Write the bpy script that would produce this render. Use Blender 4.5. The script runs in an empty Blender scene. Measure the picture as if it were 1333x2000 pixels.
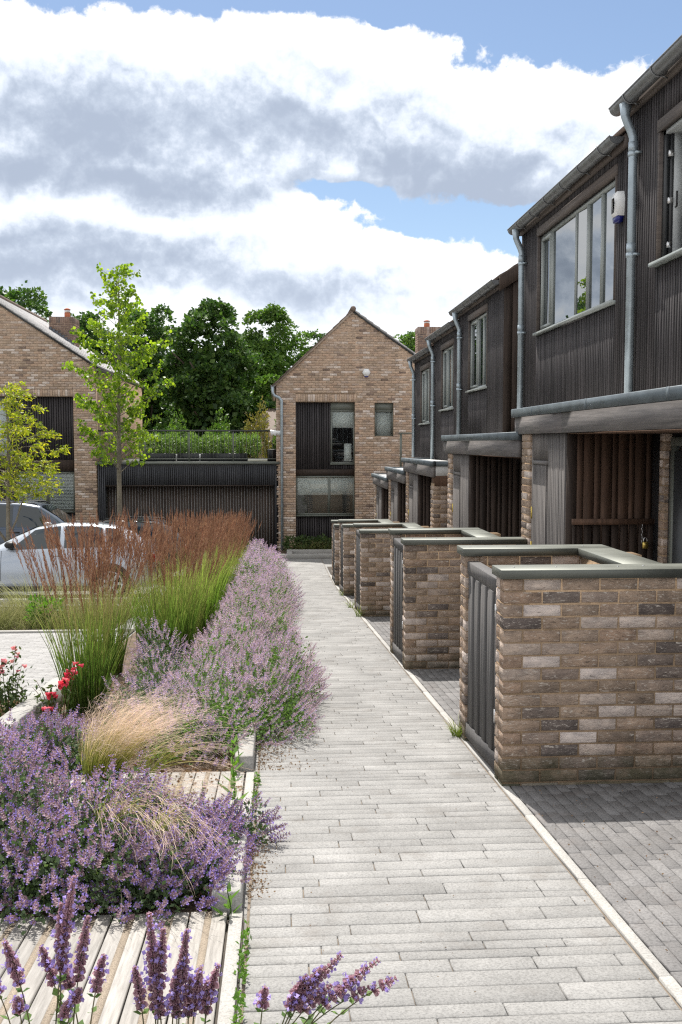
import bpy, math, random
import numpy as np
from mathutils import Matrix, Vector

SC = bpy.context.scene
COL = SC.collection
rnd = random.Random(11)
rng = np.random.default_rng(11)

# ------------------------------------------------------------------ camera
cam_d = bpy.data.cameras.new("camera")
cam_d.sensor_fit = 'VERTICAL'
cam_d.sensor_height = 36.0
cam_d.lens = 34.992
cam_d.clip_start = 0.05
cam_d.clip_end = 3000.0
cam = bpy.data.objects.new("camera", cam_d)
COL.objects.link(cam)
YAW, PITCH = math.radians(3.7143), math.radians(3.9432)
cF = Vector((math.sin(YAW) * math.cos(PITCH), math.cos(YAW) * math.cos(PITCH), -math.sin(PITCH)))
cR = Vector((math.cos(YAW), -math.sin(YAW), 0))
cU = cR.cross(cF)
cam.matrix_world = Matrix(((cR.x, cU.x, -cF.x, 0), (cR.y, cU.y, -cF.y, 0), (cR.z, cU.z, -cF.z, 0), (0, 0, 0, 1)))
SC.camera = cam

# ------------------------------------------------------------------ sun + sky
SUN_DIR = Vector((-0.10, 0.70, 1.235)).normalized()          # towards the sun
sun_d = bpy.data.lights.new("sun", 'SUN')
sun_d.energy = 4.6
sun_d.angle = math.radians(0.53)
sun_d.color = (1.0, 0.955, 0.89)
sun = bpy.data.objects.new("sun", sun_d)
COL.objects.link(sun)
sun.rotation_euler = SUN_DIR.to_track_quat('Z', 'Y').to_euler()

SC.view_settings.view_transform = 'Standard'
SC.view_settings.look = 'None'
SC.view_settings.exposure = 0.62
SC.view_settings.gamma = 1.0
SC.view_settings.use_curve_mapping = False
SC.cycles.max_bounces = 6
SC.cycles.diffuse_bounces = 3
SC.cycles.glossy_bounces = 3
SC.cycles.transmission_bounces = 4
SC.cycles.transparent_max_bounces = 6
SC.cycles.use_denoising = False
SC.cycles.pixel_filter_type = 'BLACKMAN_HARRIS'
SC.cycles.filter_width = 1.25
SC.cycles.sample_clamp_indirect = 6.0


class X:
    """tiny expression layer over shader Math nodes"""
    nt = None

    def __init__(s, sock):
        s.s = sock

    @staticmethod
    def op(o, *a):
        n = X.nt.nodes.new('ShaderNodeMath')
        n.operation = o
        for i, v in enumerate(a):
            if isinstance(v, X):
                X.nt.links.new(v.s, n.inputs[i])
            else:
                n.inputs[i].default_value = v
        return X(n.outputs[0])

    def __add__(s, o): return X.op('ADD', s, o)
    __radd__ = __add__
    def __sub__(s, o): return X.op('SUBTRACT', s, o)
    def __rsub__(s, o): return X.op('SUBTRACT', o, s)
    def __mul__(s, o): return X.op('MULTIPLY', s, o)
    __rmul__ = __mul__
    def __truediv__(s, o): return X.op('DIVIDE', s, o)


def xmax(a, b): return X.op('MAXIMUM', a, b)
def xmin(a, b): return X.op('MINIMUM', a, b)


def xsmooth(v, a, b):
    n = X.nt.nodes.new('ShaderNodeMapRange')
    n.interpolation_type = 'SMOOTHSTEP'
    X.nt.links.new(v.s, n.inputs[0])
    n.inputs[1].default_value = a
    n.inputs[2].default_value = b
    return X(n.outputs[0])


def build_world():
    w = bpy.data.worlds.new("World")
    SC.world = w
    w.use_nodes = True
    nt = w.node_tree
    nt.nodes.clear()

    def pol(px, py):
        return (math.atan((px - 540) / 1944), math.atan((866 - py) / 1944))

    # ---- density groups: direction -> cloud density (full detail, and a coarse one for self-shading)
    def density(name, fine):
        g = bpy.data.node_groups.new(name, 'ShaderNodeTree')
        g.interface.new_socket("dir", in_out='INPUT', socket_type='NodeSocketVector')
        g.interface.new_socket("d", in_out='OUTPUT', socket_type='NodeSocketFloat')
        gi = g.nodes.new('NodeGroupInput')
        go = g.nodes.new('NodeGroupOutput')
        X.nt = g
        sep = g.nodes.new('ShaderNodeSeparateXYZ')
        g.links.new(gi.outputs[0], sep.inputs[0])
        az = X.op('ARCTAN2', X(sep.outputs[0]), X(sep.outputs[1]))
        el = X.op('ARCSINE', X(sep.outputs[2]))
        wm = g.nodes.new('ShaderNodeMapping')
        g.links.new(gi.outputs[0], wm.inputs[0])
        wm.inputs['Scale'].default_value = (5.0, 5.0, 6.0)
        wn = g.nodes.new('ShaderNodeTexNoise')
        wn.inputs['Scale'].default_value = 1.0
        wn.inputs['Detail'].default_value = 3.0
        g.links.new(wm.outputs[0], wn.inputs[0])
        ws = g.nodes.new('ShaderNodeSeparateColor')
        g.links.new(wn.outputs[1], ws.inputs[0])
        cm = g.nodes.new('ShaderNodeCombineXYZ')
        g.links.new((az + (X(ws.outputs[0]) - 0.5) * 0.16).s, cm.inputs[0])
        g.links.new((el + (X(ws.outputs[1]) - 0.5) * 0.10).s, cm.inputs[1])

        def noise(scale, detail, rough, stretch=1.0, off=(0, 0, 0), dist=0.0):
            m = g.nodes.new('ShaderNodeMapping')
            g.links.new(gi.outputs[0], m.inputs[0])
            m.inputs['Scale'].default_value = (scale, scale, scale * stretch)
            m.inputs['Location'].default_value = off
            n = g.nodes.new('ShaderNodeTexNoise')
            n.inputs['Scale'].default_value = 1.0
            n.inputs['Detail'].default_value = detail
            n.inputs['Roughness'].default_value = rough
            n.inputs['Distortion'].default_value = dist
            g.links.new(m.outputs[0], n.inputs[0])
            return X(n.outputs[0])

        def vm(op, a, b):
            n = g.nodes.new('ShaderNodeVectorMath')
            n.operation = op
            g.links.new(a, n.inputs[0])
            if b is not None:
                n.inputs[1].default_value = b
            return n

        def ell(px, py, rx, ry):
            a, e = pol(px, py)
            v = vm('SUBTRACT', cm.outputs[0], (a, e, 0))
            v = vm('MULTIPLY', v.outputs[0], (1944 / rx, 1944 / ry, 0))
            v = vm('LENGTH', v.outputs[0], None)
            return 1.0 - X(v.outputs['Value'])

        f = None
        for q in (CLOUD_POS if fine else GREY_POS):
            t = ell(*q)
            f = t if f is None else xmax(f, t)
        gen = (noise(2.1, 2, 0.5, 1.8, (7.3, 2.0, 5.0)) - 0.40) * 4.0
        front = xsmooth(X.op('ABSOLUTE', az - 0.03), 0.56, 0.38) * xsmooth(el, 0.70, 0.48)
        if fine:
            f = xmax(xmin(f, 0.62), xmin(gen, 0.6) - front * 3.0)
            for q, k in CLOUD_NEG:
                f = f - xmax(ell(*q) + 0.2, 0.0) * k
        else:
            # undersides: thick, shaded parts of the clouds
            f = xmax(f, xmin(gen - 1.0, 0.3) - front * 3.0)
        n1 = noise(6.0, 4 if fine else 2, 0.5, 1.3, (3.1, 1.7, 0.4)) - 0.5
        if fine:
            n2 = X.op('ABSOLUTE', noise(17, 7, 0.6, 1.1, (0.2, 5.2, 2.2)) - 0.5)
            d = f + 0.08 + n1 * 0.95 + (0.12 - n2) * 2.3
        else:
            n3 = noise(14, 4, 0.55, 1.3, (4.2, 0.3, 1.2)) - 0.5
            d = f + n1 * 1.5 + n3 * 0.75
        g.links.new(d.s, go.inputs[0])
        return g

    CLOUD_POS = [(430, 285, 640, 235), (40, 260, 380, 240), (960, 310, 300, 170), (720, 240, 420, 170), (1130, 300, 130, 110),
                 (760, 560, 250, 130), (230, 520, 560, 130), (560, 660, 900, 110),
                 (1330, 700, 420, 170), (-500, 330, 420, 300), (-900, 500, 500, 250)]
    CLOUD_NEG = [((880, 425, 250, 44), 1.0), ((640, 402, 110, 28), 0.7), ((330, -110, 800, 165), 2.2), ((1100, -40, 500, 180), 1.0), ((1230, 430, 230, 140), 0.7)]
    GREY_POS = [(560, 290, 430, 120), (230, 300, 300, 130), (830, 350, 300, 80), (60, 390, 240, 60), (300, 395, 360, 45),
                (250, 545, 430, 62), (620, 560, 290, 48), (90, 500, 260, 36), (1300, 740, 400, 120)]
    gf, gc = density("cloud_density", True), density("cloud_density_coarse", False)

    X.nt = nt
    tc = nt.nodes.new('ShaderNodeTexCoord')

    def dens(gt, up, side=0.0):
        gn = nt.nodes.new('ShaderNodeGroup')
        gn.node_tree = gt
        if up:
            a = nt.nodes.new('ShaderNodeVectorMath')
            a.operation = 'ADD'
            a.inputs[1].default_value = (side, 0, up)
            nt.links.new(tc.outputs['Generated'], a.inputs[0])
            b = nt.nodes.new('ShaderNodeVectorMath')
            b.operation = 'NORMALIZE'
            nt.links.new(a.outputs[0], b.inputs[0])
            nt.links.new(b.outputs[0], gn.inputs[0])
        else:
            nt.links.new(tc.outputs['Generated'], gn.inputs[0])
        return X(gn.outputs[0])

    d0, d1, d2 = dens(gf, 0), dens(gf, 0.014, -0.004), dens(gc, 0)
    alpha = xsmooth(d0, -0.02, 0.20)
    relief = d0 - d1
    shade = xsmooth(d2 + xmin(d0, 0.6) * 0.45 - relief * 1.2, -0.50, 1.35)
    ramp = nt.nodes.new('ShaderNodeValToRGB')
    nt.links.new(shade.s, ramp.inputs[0])
    cr = ramp.color_ramp
    cr.elements[0].position = 0.0
    cr.elements[0].color = (0.80, 0.80, 0.805, 1)
    cr.elements[1].position = 1.0
    cr.elements[1].color = (0.31, 0.36, 0.45, 1)
    for p, c in ((0.26, (0.70, 0.715, 0.74, 1)), (0.52, (0.58, 0.63, 0.71, 1)), (0.78, (0.41, 0.465, 0.555, 1))):
        e = cr.elements.new(p)
        e.color = c
    sky = nt.nodes.new('ShaderNodeTexSky')
    sky.sky_type = 'NISHITA'
    sky.sun_disc = False
    sky.sun_elevation = math.asin(SUN_DIR.z)
    sky.sun_rotation = math.atan2(SUN_DIR.x, SUN_DIR.y)
    sky.altitude = 50
    sky.air_density = 1.0
    sky.dust_density = 0.4
    sky.ozone_density = 1.0
    ST = 0.085
    sc = nt.nodes.new('ShaderNodeVectorMath')
    sc.operation = 'SCALE'
    sc.inputs['Scale'].default_value = 1.0 / ST
    nt.links.new(ramp.outputs[0], sc.inputs[0])
    mx = nt.nodes.new('ShaderNodeMix')
    mx.data_type = 'RGBA'
    nt.links.new(alpha.s, mx.inputs[0])
    nt.links.new(sky.outputs[0], mx.inputs[6])
    nt.links.new(sc.outputs[0], mx.inputs[7])
    bg = nt.nodes.new('ShaderNodeBackground')
    bg.inputs[1].default_value = ST
    # pale air low over the horizon
    sp2 = nt.nodes.new('ShaderNodeSeparateXYZ')
    nt.links.new(tc.outputs['Generated'], sp2.inputs[0])
    hz = xsmooth(X(sp2.outputs[2]), 0.20, -0.02)
    mh = nt.nodes.new('ShaderNodeMix')
    mh.data_type = 'RGBA'
    nt.links.new((hz * 0.8).s, mh.inputs[0])
    nt.links.new(mx.outputs[2], mh.inputs[6])
    mh.inputs[7].default_value = (0.58 / ST, 0.64 / ST, 0.73 / ST, 1)
    nt.links.new(mh.outputs[2], bg.inputs[0])
    out = nt.nodes.new('ShaderNodeOutputWorld')
    nt.links.new(bg.outputs[0], out.inputs[0])
    w.cycles.sampling_method = 'MANUAL'
    w.cycles.sample_map_resolution = 512


build_world()

# ------------------------------------------------------------------ mesh helpers
SLOPE, EYE = 0.0715, 1.59


def gz(y):
    """ground height: the street falls away from the viewer, then levels out"""
    if y < -12:
        return -EYE + SLOPE * 12
    if y < 22:
        return -EYE - SLOPE * y
    return -EYE - SLOPE * 22 - SLOPE * 6 * 0.55 * (1 - math.exp(-(y - 22) / 6))


def gza(y):
    y = np.asarray(y, float)
    a = -EYE - SLOPE * np.clip(y, -12, 22)
    b = SLOPE * 6 * 0.55 * (1 - np.exp(-np.clip(y - 22, 0, None) / 6))
    return a - b


class MB:
    """collects geometry, builds ONE mesh object"""

    def __init__(s):
        s.v, s.q, s.m, s.n, s.col = [], [], [], 0, []

    def add(s, V, F, mi=0):
        V = np.asarray(V, float).reshape(-1, 3)
        s.v.append(V)
        if isinstance(F, np.ndarray):
            s.q.append(F + s.n)
            s.m.append(np.full(len(F), mi))
        else:
            by = {}
            for f in F:
                by.setdefault(len(f), []).append(f)
            for k, fs in by.items():
                s.q.append(np.array(fs, int) + s.n)
                s.m.append(np.full(len(fs), mi))
        s.n += len(V)
        return s

    def box(s, x0, x1, y0, y1, z0, z1, mi=0, M=None):
        V = np.array([(x0, y0, z0), (x1, y0, z0), (x1, y1, z0), (x0, y1, z0), (x0, y0, z1), (x1, y0, z1), (x1, y1, z1), (x0, y1, z1)])
        if M is not None:
            V = V @ np.array(M.to_3x3()).T + np.array(M.translation)
        s.add(V, [(3, 2, 1, 0), (4, 5, 6, 7), (0, 1, 5, 4), (1, 2, 6, 5), (2, 3, 7, 6), (3, 0, 4, 7)], mi)
        return s

    def cbox(s, x0, x1, y0, y1, z0, z1, c=0.004, mi=0):
        """box with chamfered top edges and vertical edges kept"""
        V = [(x0, y0, z0), (x1, y0, z0), (x1, y1, z0), (x0, y1, z0),
             (x0, y0, z1 - c), (x1, y0, z1 - c), (x1, y1, z1 - c), (x0, y1, z1 - c),
             (x0 + c, y0 + c, z1), (x1 - c, y0 + c, z1), (x1 - c, y1 - c, z1), (x0 + c, y1 - c, z1)]
        s.add(V, [(3, 2, 1, 0), (0, 1, 5, 4), (1, 2, 6, 5), (2, 3, 7, 6), (3, 0, 4, 7),
                  (4, 5, 9, 8), (5, 6, 10, 9), (6, 7, 11, 10), (7, 4, 8, 11), (8, 9, 10, 11)], mi)
        return s

    def quad(s, a, b, c, d, mi=0):
        s.add([a, b, c, d], [(0, 1, 2, 3)], mi)
        return s

    def prism(s, poly, axis, a0, a1, mi=0):
        """polygon (list of 2-d points) extruded along an axis ('x','y','z')"""
        n = len(poly)

        def p3(p, a):
            return {'x': (a, p[0], p[1]), 'y': (p[0], a, p[1]), 'z': (p[0], p[1], a)}[axis]
        V = [p3(p, a0) for p in poly] + [p3(p, a1) for p in poly]
        F = [tuple(range(n))[::-1], tuple(range(n, 2 * n))]
        F += [(i, (i + 1) % n, n + (i + 1) % n, n + i) for i in range(n)]
        s.add(V, F, mi)
        return s

    def tube(s, path, r, n=8, cap=True, mi=0):
        P = [Vector(p) for p in path]
        rr = r if isinstance(r, (list, tuple, np.ndarray)) else [r] * len(P)
        V = []
        up = None
        for i, p in enumerate(P):
            t = (P[min(i + 1, len(P) - 1)] - P[max(i - 1, 0)]).normalized()
            if up is None:
                up = Vector((0, 0, 1)) if abs(t.z) < 0.9 else Vector((1, 0, 0))
            a = t.cross(up).normalized()
            up = a.cross(t).normalized()
            for k in range(n):
                th = 2 * math.pi * k / n
                V.append(p + (a * math.cos(th) + up * math.sin(th)) * rr[i])
        F = []
        for i in range(len(P) - 1):
            for k in range(n):
                k2 = (k + 1) % n
                F.append((i * n + k, (i + 1) * n + k, (i + 1) * n + k2, i * n + k2))
        if cap:
            F.append(tuple(range(n)))
            F.append(tuple(range((len(P) - 1) * n, len(P) * n))[::-1])
        s.add([tuple(v) for v in V], F, mi)
        return s

    def mesh(s, name, mats, smooth=False, attr=None):
        me = bpy.data.meshes.new(name)
        V = np.concatenate(s.v) if s.v else np.zeros((0, 3))
        me.vertices.add(len(V))
        me.vertices.foreach_set('co', V.astype(np.float32).ravel())
        if s.q:
            lens = np.concatenate([np.full(len(q), q.shape[1]) for q in s.q])
            li = np.concatenate([q.ravel() for q in s.q])
            me.loops.add(len(li))
            me.loops.foreach_set('vertex_index', li.astype(np.int32))
            me.polygons.add(len(lens))
            st = np.concatenate([[0], np.cumsum(lens)[:-1]])
            me.polygons.foreach_set('loop_start', st.astype(np.int32))
            me.polygons.foreach_set('loop_total', lens.astype(np.int32))
            me.polygons.foreach_set('material_index', np.concatenate(s.m).astype(np.int32))
            if smooth:
                me.polygons.foreach_set('use_smooth', np.ones(len(lens), bool))
        if attr is not None:
            at = me.attributes.new('t', 'FLOAT', 'POINT')
            at.data.foreach_set('value', np.asarray(attr, np.float32))
        me.update(calc_edges=True)
        if not isinstance(mats, (list, tuple)):
            mats = [mats]
        for m in mats:
            me.materials.append(m)
        return me

    def build(s, name, mats, parent=None, smooth=False, attr=None, at=None):
        o = bpy.data.objects.new(name, s.mesh(name, mats, smooth, attr))
        return link(o, parent, at)


def link(o, parent=None, at=None):
    COL.objects.link(o)
    if parent is not None:
        o.parent = parent
        if at is None:
            o.matrix_parent_inverse = Matrix.Translation(parent_loc(parent)).inverted()
    if at is not None:
        o.location = at
    return o


PLOC = {}


def parent_loc(p):
    v = PLOC.get(p.name)
    return v if v is not None else Vector((0, 0, 0))


def thing(name, label, cat, loc=(0, 0, 0), group=None):
    """an Empty at the thing's base; children are built in world coordinates"""
    o = bpy.data.objects.new(name, None)
    o.empty_display_size = 0.2
    COL.objects.link(o)
    o.location = loc
    PLOC[o.name] = Vector(loc)
    o['label'] = label
    o['category'] = cat
    if group:
        o['group'] = group
    return o


def tag(o, label=None, cat=None, group=None, kind=None):
    if label: o['label'] = label
    if cat: o['category'] = cat
    if group: o['group'] = group
    if kind: o['kind'] = kind
    return o


def obj_from(me, name, parent, M):
    """object with shared mesh, placed by a world matrix under a translated parent"""
    o = bpy.data.objects.new(name, me)
    COL.objects.link(o)
    if parent is not None:
        o.parent = parent
        o.matrix_parent_inverse = Matrix.Translation(-parent_loc(parent))
    o.matrix_basis = M
    return o


def frame(o, u, n):
    """matrix: local x along u, local y INTO the wall (-n), local z up"""
    u, n = Vector(u), Vector(n)
    y = -n
    z = u.cross(y)
    return Matrix(((u.x, y.x, z.x, o[0]), (u.y, y.y, z.y, o[1]), (u.z, y.z, z.z, o[2]), (0, 0, 0, 1)))


# ------------------------------------------------------------------ material helpers
def new_mat(name):
    m = bpy.data.materials.new(name)
    m.use_nodes = True
    nt = m.node_tree
    nt.nodes.clear()
    out = nt.nodes.new('ShaderNodeOutputMaterial')
    return m, nt, out


def N(nt, t, **kw):
    n = nt.nodes.new(t)
    for k, v in kw.items():
        setattr(n, k, v)
    return n


def noise_node(nt, scale, detail=4, rough=0.55, stretch=(1, 1, 1), coord='Position', dist=0.0):
    if coord == 'Position':
        src = N(nt, 'ShaderNodeNewGeometry').outputs['Position']
    else:
        src = N(nt, 'ShaderNodeTexCoord').outputs['Object']
    mp = N(nt, 'ShaderNodeMapping')
    mp.inputs['Scale'].default_value = stretch
    nt.links.new(src, mp.inputs[0])
    n = N(nt, 'ShaderNodeTexNoise')
    n.inputs['Scale'].default_value = scale
    n.inputs['Detail'].default_value = detail
    n.inputs['Roughness'].default_value = rough
    n.inputs['Distortion'].default_value = dist
    nt.links.new(mp.outputs[0], n.inputs['Vector'])
    return n.outputs[0]


def rand_sock(nt):
    """one random number per object and per loose piece"""
    a = N(nt, 'ShaderNodeObjectInfo').outputs['Random']
    b = N(nt, 'ShaderNodeNewGeometry').outputs['Random Per Island']
    s = N(nt, 'ShaderNodeMath', operation='ADD')
    nt.links.new(a, s.inputs[0])
    nt.links.new(b, s.inputs[1])
    f = N(nt, 'ShaderNodeMath', operation='FRACT')
    nt.links.new(s.outputs[0], f.inputs[0])
    return f.outputs[0]


def ramp_node(nt, sock, stops, interp='LINEAR'):
    r = N(nt, 'ShaderNodeValToRGB')
    r.color_ramp.interpolation = interp
    el = r.color_ramp.elements
    while len(el) > 1:
        el.remove(el[-1])
    el[0].position = stops[0][0]
    el[0].color = (*stops[0][1], 1)
    for p, c in stops[1:]:
        e = el.new(p)
        e.color = (*c, 1)
    nt.links.new(sock, r.inputs[0])
    return r.outputs[0]


def mixc(nt, fac, a, b, mode='MIX'):
    m = N(nt, 'ShaderNodeMix', data_type='RGBA', blend_type=mode)
    if isinstance(fac, (int, float)): m.inputs[0].default_value = fac
    else: nt.links.new(fac, m.inputs[0])
    for i, v in ((6, a), (7, b)):
        if isinstance(v, tuple): m.inputs[i].default_value = (*v, 1)
        else: nt.links.new(v, m.inputs[i])
    return m.outputs[2]


def maprange(nt, sock, a, b, c=0.0, d=1.0):
    n = N(nt, 'ShaderNodeMapRange')
    nt.links.new(sock, n.inputs[0])
    for i, v in enumerate((a, b, c, d)):
        n.inputs[i + 1].default_value = v
    return n.outputs[0]


def principled(nt, out, col, rough=0.7, metal=0.0, spec=0.4, bump=None, bstr=0.2, bdist=0.01):
    p = N(nt, 'ShaderNodeBsdfPrincipled')
    if isinstance(col, tuple): p.inputs['Base Color'].default_value = (*col, 1)
    else: nt.links.new(col, p.inputs['Base Color'])
    if isinstance(rough, (int, float)): p.inputs['Roughness'].default_value = rough
    else: nt.links.new(rough, p.inputs['Roughness'])
    p.inputs['Metallic'].default_value = metal
    p.inputs['Specular IOR Level'].default_value = spec
    if bump is not None:
        b = N(nt, 'ShaderNodeBump')
        b.inputs['Strength'].default_value = bstr
        b.inputs['Distance'].default_value = bdist
        nt.links.new(bump, b.inputs['Height'])
        nt.links.new(b.outputs[0], p.inputs['Normal'])
    nt.links.new(p.outputs[0], out.inputs[0])
    return p


def mat_simple(name, col, rough=0.6, metal=0.0, spec=0.4, var=0.15, scale=6, rvar=0.0, bump=0.0, bscale=60, stretch=(1, 1, 1)):
    m, nt, out = new_mat(name)
    n = noise_node(nt, scale, 5, 0.6, stretch)
    dark = tuple(c * (1 - var) for c in col)
    lite = tuple(min(1, c * (1 + var)) for c in col)
    c = ramp_node(nt, n, [(0.3, dark), (0.7, lite)])
    if rvar:
        r = rand_sock(nt)
        k = maprange(nt, r, 0, 1, 1 - rvar, 1 + rvar)
        c = mixc(nt, 1.0, c, combine_grey(nt, k), 'MULTIPLY')
    b = noise_node(nt, bscale, 4, 0.6, stretch) if bump else None
    rn = maprange(nt, n, 0.3, 0.7, rough * 0.9, min(1, rough * 1.1))
    principled(nt, out, c, rn, metal, spec, b, bump, 0.004)
    return m


def combine_grey(nt, s):
    c = N(nt, 'ShaderNodeCombineColor')
    for i in range(3):
        nt.links.new(s, c.inputs[i])
    return c.outputs[0]


def mat_brick(name, base, dark, pale, p_dark=0.13, p_pale=0.15, fleck=0.5, moss=True):
    m, nt, out = new_mat(name)
    r = rand_sock(nt)
    b2 = tuple(c * 0.78 for c in base)
    b3 = tuple(c * 1.18 for c in base)
    q = 1 - p_dark - p_pale
    c = ramp_node(nt, r, [(0.0, dark), (p_dark * 0.6, tuple(d * 1.7 for d in dark)), (p_dark, b2), (p_dark + q * 0.22, base), (p_dark + q * 0.5, (base[0] * 1.02, base[1] * 0.95, base[2] * 0.92)),
                          (p_dark + q * 0.72, b3), (p_dark + q * 0.88, (base[0] * 0.9, base[1] * 0.92, base[2] * 1.0)), (1 - p_pale, tuple(a * .75 + b * .25 for a, b in zip(base, pale))), (1.0, pale)], 'LINEAR')
    n1 = noise_node(nt, 9, 4, 0.6, (1, 1, 2.2))
    c = mixc(nt, 1.0, c, ramp_node(nt, n1, [(0.3, (0.66, 0.66, 0.68)), (0.7, (1.2, 1.17, 1.14))]), 'MULTIPLY')
    n2 = noise_node(nt, 38, 5, 0.62, (0.55, 0.55, 1.9), 'Position', 1.6)
    fl = maprange(nt, n2, 0.57, 0.65, 0, fleck)
    c = mixc(nt, fl, c, (0.60, 0.54, 0.47))
    dk = maprange(nt, n2, 0.41, 0.33, 0, 0.65)
    c = mixc(nt, dk, c, (0.07, 0.055, 0.045))
    if moss:
        g = N(nt, 'ShaderNodeNewGeometry').outputs['Position']
        sp = N(nt, 'ShaderNodeSeparateXYZ')
        nt.links.new(g, sp.inputs[0])
        hy = N(nt, 'ShaderNodeMath', operation='MULTIPLY_ADD')
        nt.links.new(sp.outputs[1], hy.inputs[0])
        hy.inputs[1].default_value = SLOPE
        hy.inputs[2].default_value = EYE
        hh = N(nt, 'ShaderNodeMath', operation='ADD')
        nt.links.new(hy.outputs[0], hh.inputs[0])
        nt.links.new(sp.outputs[2], hh.inputs[1])
        nn = noise_node(nt, 5, 5, 0.65)
        k = N(nt, 'ShaderNodeMath', operation='MULTIPLY_ADD')
        nt.links.new(nn, k.inputs[0])
        k.inputs[1].default_value = -0.5
        nt.links.new(hh.outputs[0], k.inputs[2])
        c = mixc(nt, maprange(nt, k.outputs[0], -0.05, -0.22, 0, 0.75), c, (0.045, 0.05, 0.025))
    bn = noise_node(nt, 34, 6, 0.7, (0.7, 0.7, 1.5), 'Position', 1.0)
    principled(nt, out, c, 0.9, 0, 0.2, bn, 0.9, 0.012)
    return m


def mat_wood(name, c0, c1, grain=(18, 18, 0.9), rough=0.75, rvar=0.18, bump=0.25, spec=0.3):
    """stained timber, grain along local z of the world unless told otherwise"""
    m, nt, out = new_mat(name)
    n = noise_node(nt, 3.0, 6, 0.65, grain, 'Position', 0.4)
    n2 = noise_node(nt, 1.3, 3, 0.5)
    c = ramp_node(nt, n, [(0.25, c0), (0.5, tuple((a + b) / 2 for a, b in zip(c0, c1))), (0.78, c1)])
    c = mixc(nt, 1.0, c, ramp_node(nt, n2, [(0.3, (0.85, 0.85, 0.86)), (0.7, (1.12, 1.1, 1.08))]), 'MULTIPLY')
    k = maprange(nt, rand_sock(nt), 0, 1, 1 - rvar, 1 + rvar)
    c = mixc(nt, 1.0, c, combine_grey(nt, k), 'MULTIPLY')
    principled(nt, out, c, rough, 0, spec, n, bump, 0.004)
    return m


def mat_leaf(name, cols, trans=0.35, rough=0.5, scale=3.0, tcol=None, spec=0.3):
    """two-sided leaf that lets light through; each loose leaf gets its own tone"""
    m, nt, out = new_mat(name)
    r = rand_sock(nt)
    k = len(cols) - 1
    c = ramp_node(nt, r, [(i / max(k, 1), cc) for i, cc in enumerate(cols)])
    n = noise_node(nt, scale, 3, 0.5)
    c = mixc(nt, 1.0, c, ramp_node(nt, n, [(0.3, (0.8, 0.8, 0.8)), (0.7, (1.2, 1.2, 1.15))]), 'MULTIPLY')
    p = N(nt, 'ShaderNodeBsdfPrincipled')
    nt.links.new(c, p.inputs['Base Color'])
    p.inputs['Roughness'].default_value = rough
    p.inputs['Specular IOR Level'].default_value = spec
    t = N(nt, 'ShaderNodeBsdfTranslucent')
    tc = mixc(nt, 1.0, c, tcol if tcol else (1.25, 1.3, 0.7), 'MULTIPLY')
    nt.links.new(tc, t.inputs[0])
    mx = N(nt, 'ShaderNodeMixShader')
    mx.inputs[0].default_value = trans
    nt.links.new(p.outputs[0], mx.inputs[1])
    nt.links.new(t.outputs[0], mx.inputs[2])
    nt.links.new(mx.outputs[0], out.inputs[0])
    return m


def mat_blade(name, stops, trans=0.4, rough=0.6, rvar=0.25):
    """grass blade whose own colour runs from base to tip (attribute t)"""
    m, nt, out = new_mat(name)
    a = N(nt, 'ShaderNodeAttribute', attribute_name='t').outputs['Fac']
    c = ramp_node(nt, a, stops)
    k = maprange(nt, rand_sock(nt), 0, 1, 1 - rvar, 1 + rvar)
    c = mixc(nt, 1.0, c, combine_grey(nt, k), 'MULTIPLY')
    p = N(nt, 'ShaderNodeBsdfPrincipled')
    nt.links.new(c, p.inputs['Base Color'])
    p.inputs['Roughness'].default_value = rough
    p.inputs['Specular IOR Level'].default_value = 0.3
    t = N(nt, 'ShaderNodeBsdfTranslucent')
    nt.links.new(c, t.inputs[0])
    mx = N(nt, 'ShaderNodeMixShader')
    mx.inputs[0].default_value = trans
    nt.links.new(p.outputs[0], mx.inputs[1])
    nt.links.new(t.outputs[0], mx.inputs[2])
    nt.links.new(mx.outputs[0], out.inputs[0])
    return m


def mat_glass(name, tint=(0.02, 0.025, 0.028), refl_ior=1.9, clear=0.0, wobble=0.002):
    """window pane: mirror-like reflection over a dim, partly see-through body"""
    m, nt, out = new_mat(name)
    fr = N(nt, 'ShaderNodeFresnel')
    fr.inputs[0].default_value = refl_ior
    gl = N(nt, 'ShaderNodeBsdfGlossy')
    gl.inputs['Roughness'].default_value = 0.005
    gl.inputs['Color'].default_value = (0.95, 0.98, 1.0, 1)
    b = N(nt, 'ShaderNodeBump')
    b.inputs['Strength'].default_value = 0.08
    b.inputs['Distance'].default_value = wobble
    nt.links.new(noise_node(nt, 1.6, 1, 0.4), b.inputs['Height'])
    nt.links.new(b.outputs[0], gl.inputs['Normal'])
    d = N(nt, 'ShaderNodeBsdfDiffuse')
    d.inputs[0].default_value = (*tint, 1)
    body = d.outputs[0]
    if clear > 0:
        tr = N(nt, 'ShaderNodeBsdfTransparent')
        tr.inputs[0].default_value = (0.88, 0.93, 0.92, 1)
        mm = N(nt, 'ShaderNodeMixShader')
        mm.inputs[0].default_value = clear
        nt.links.new(d.outputs[0], mm.inputs[1])
        nt.links.new(tr.outputs[0], mm.inputs[2])
        body = mm.outputs[0]
    mx = N(nt, 'ShaderNodeMixShader')
    nt.links.new(fr.outputs[0], mx.inputs[0])
    nt.links.new(body, mx.inputs[1])
    nt.links.new(gl.outputs[0], mx.inputs[2])
    nt.links.new(mx.outputs[0], out.inputs[0])
    return m


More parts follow.
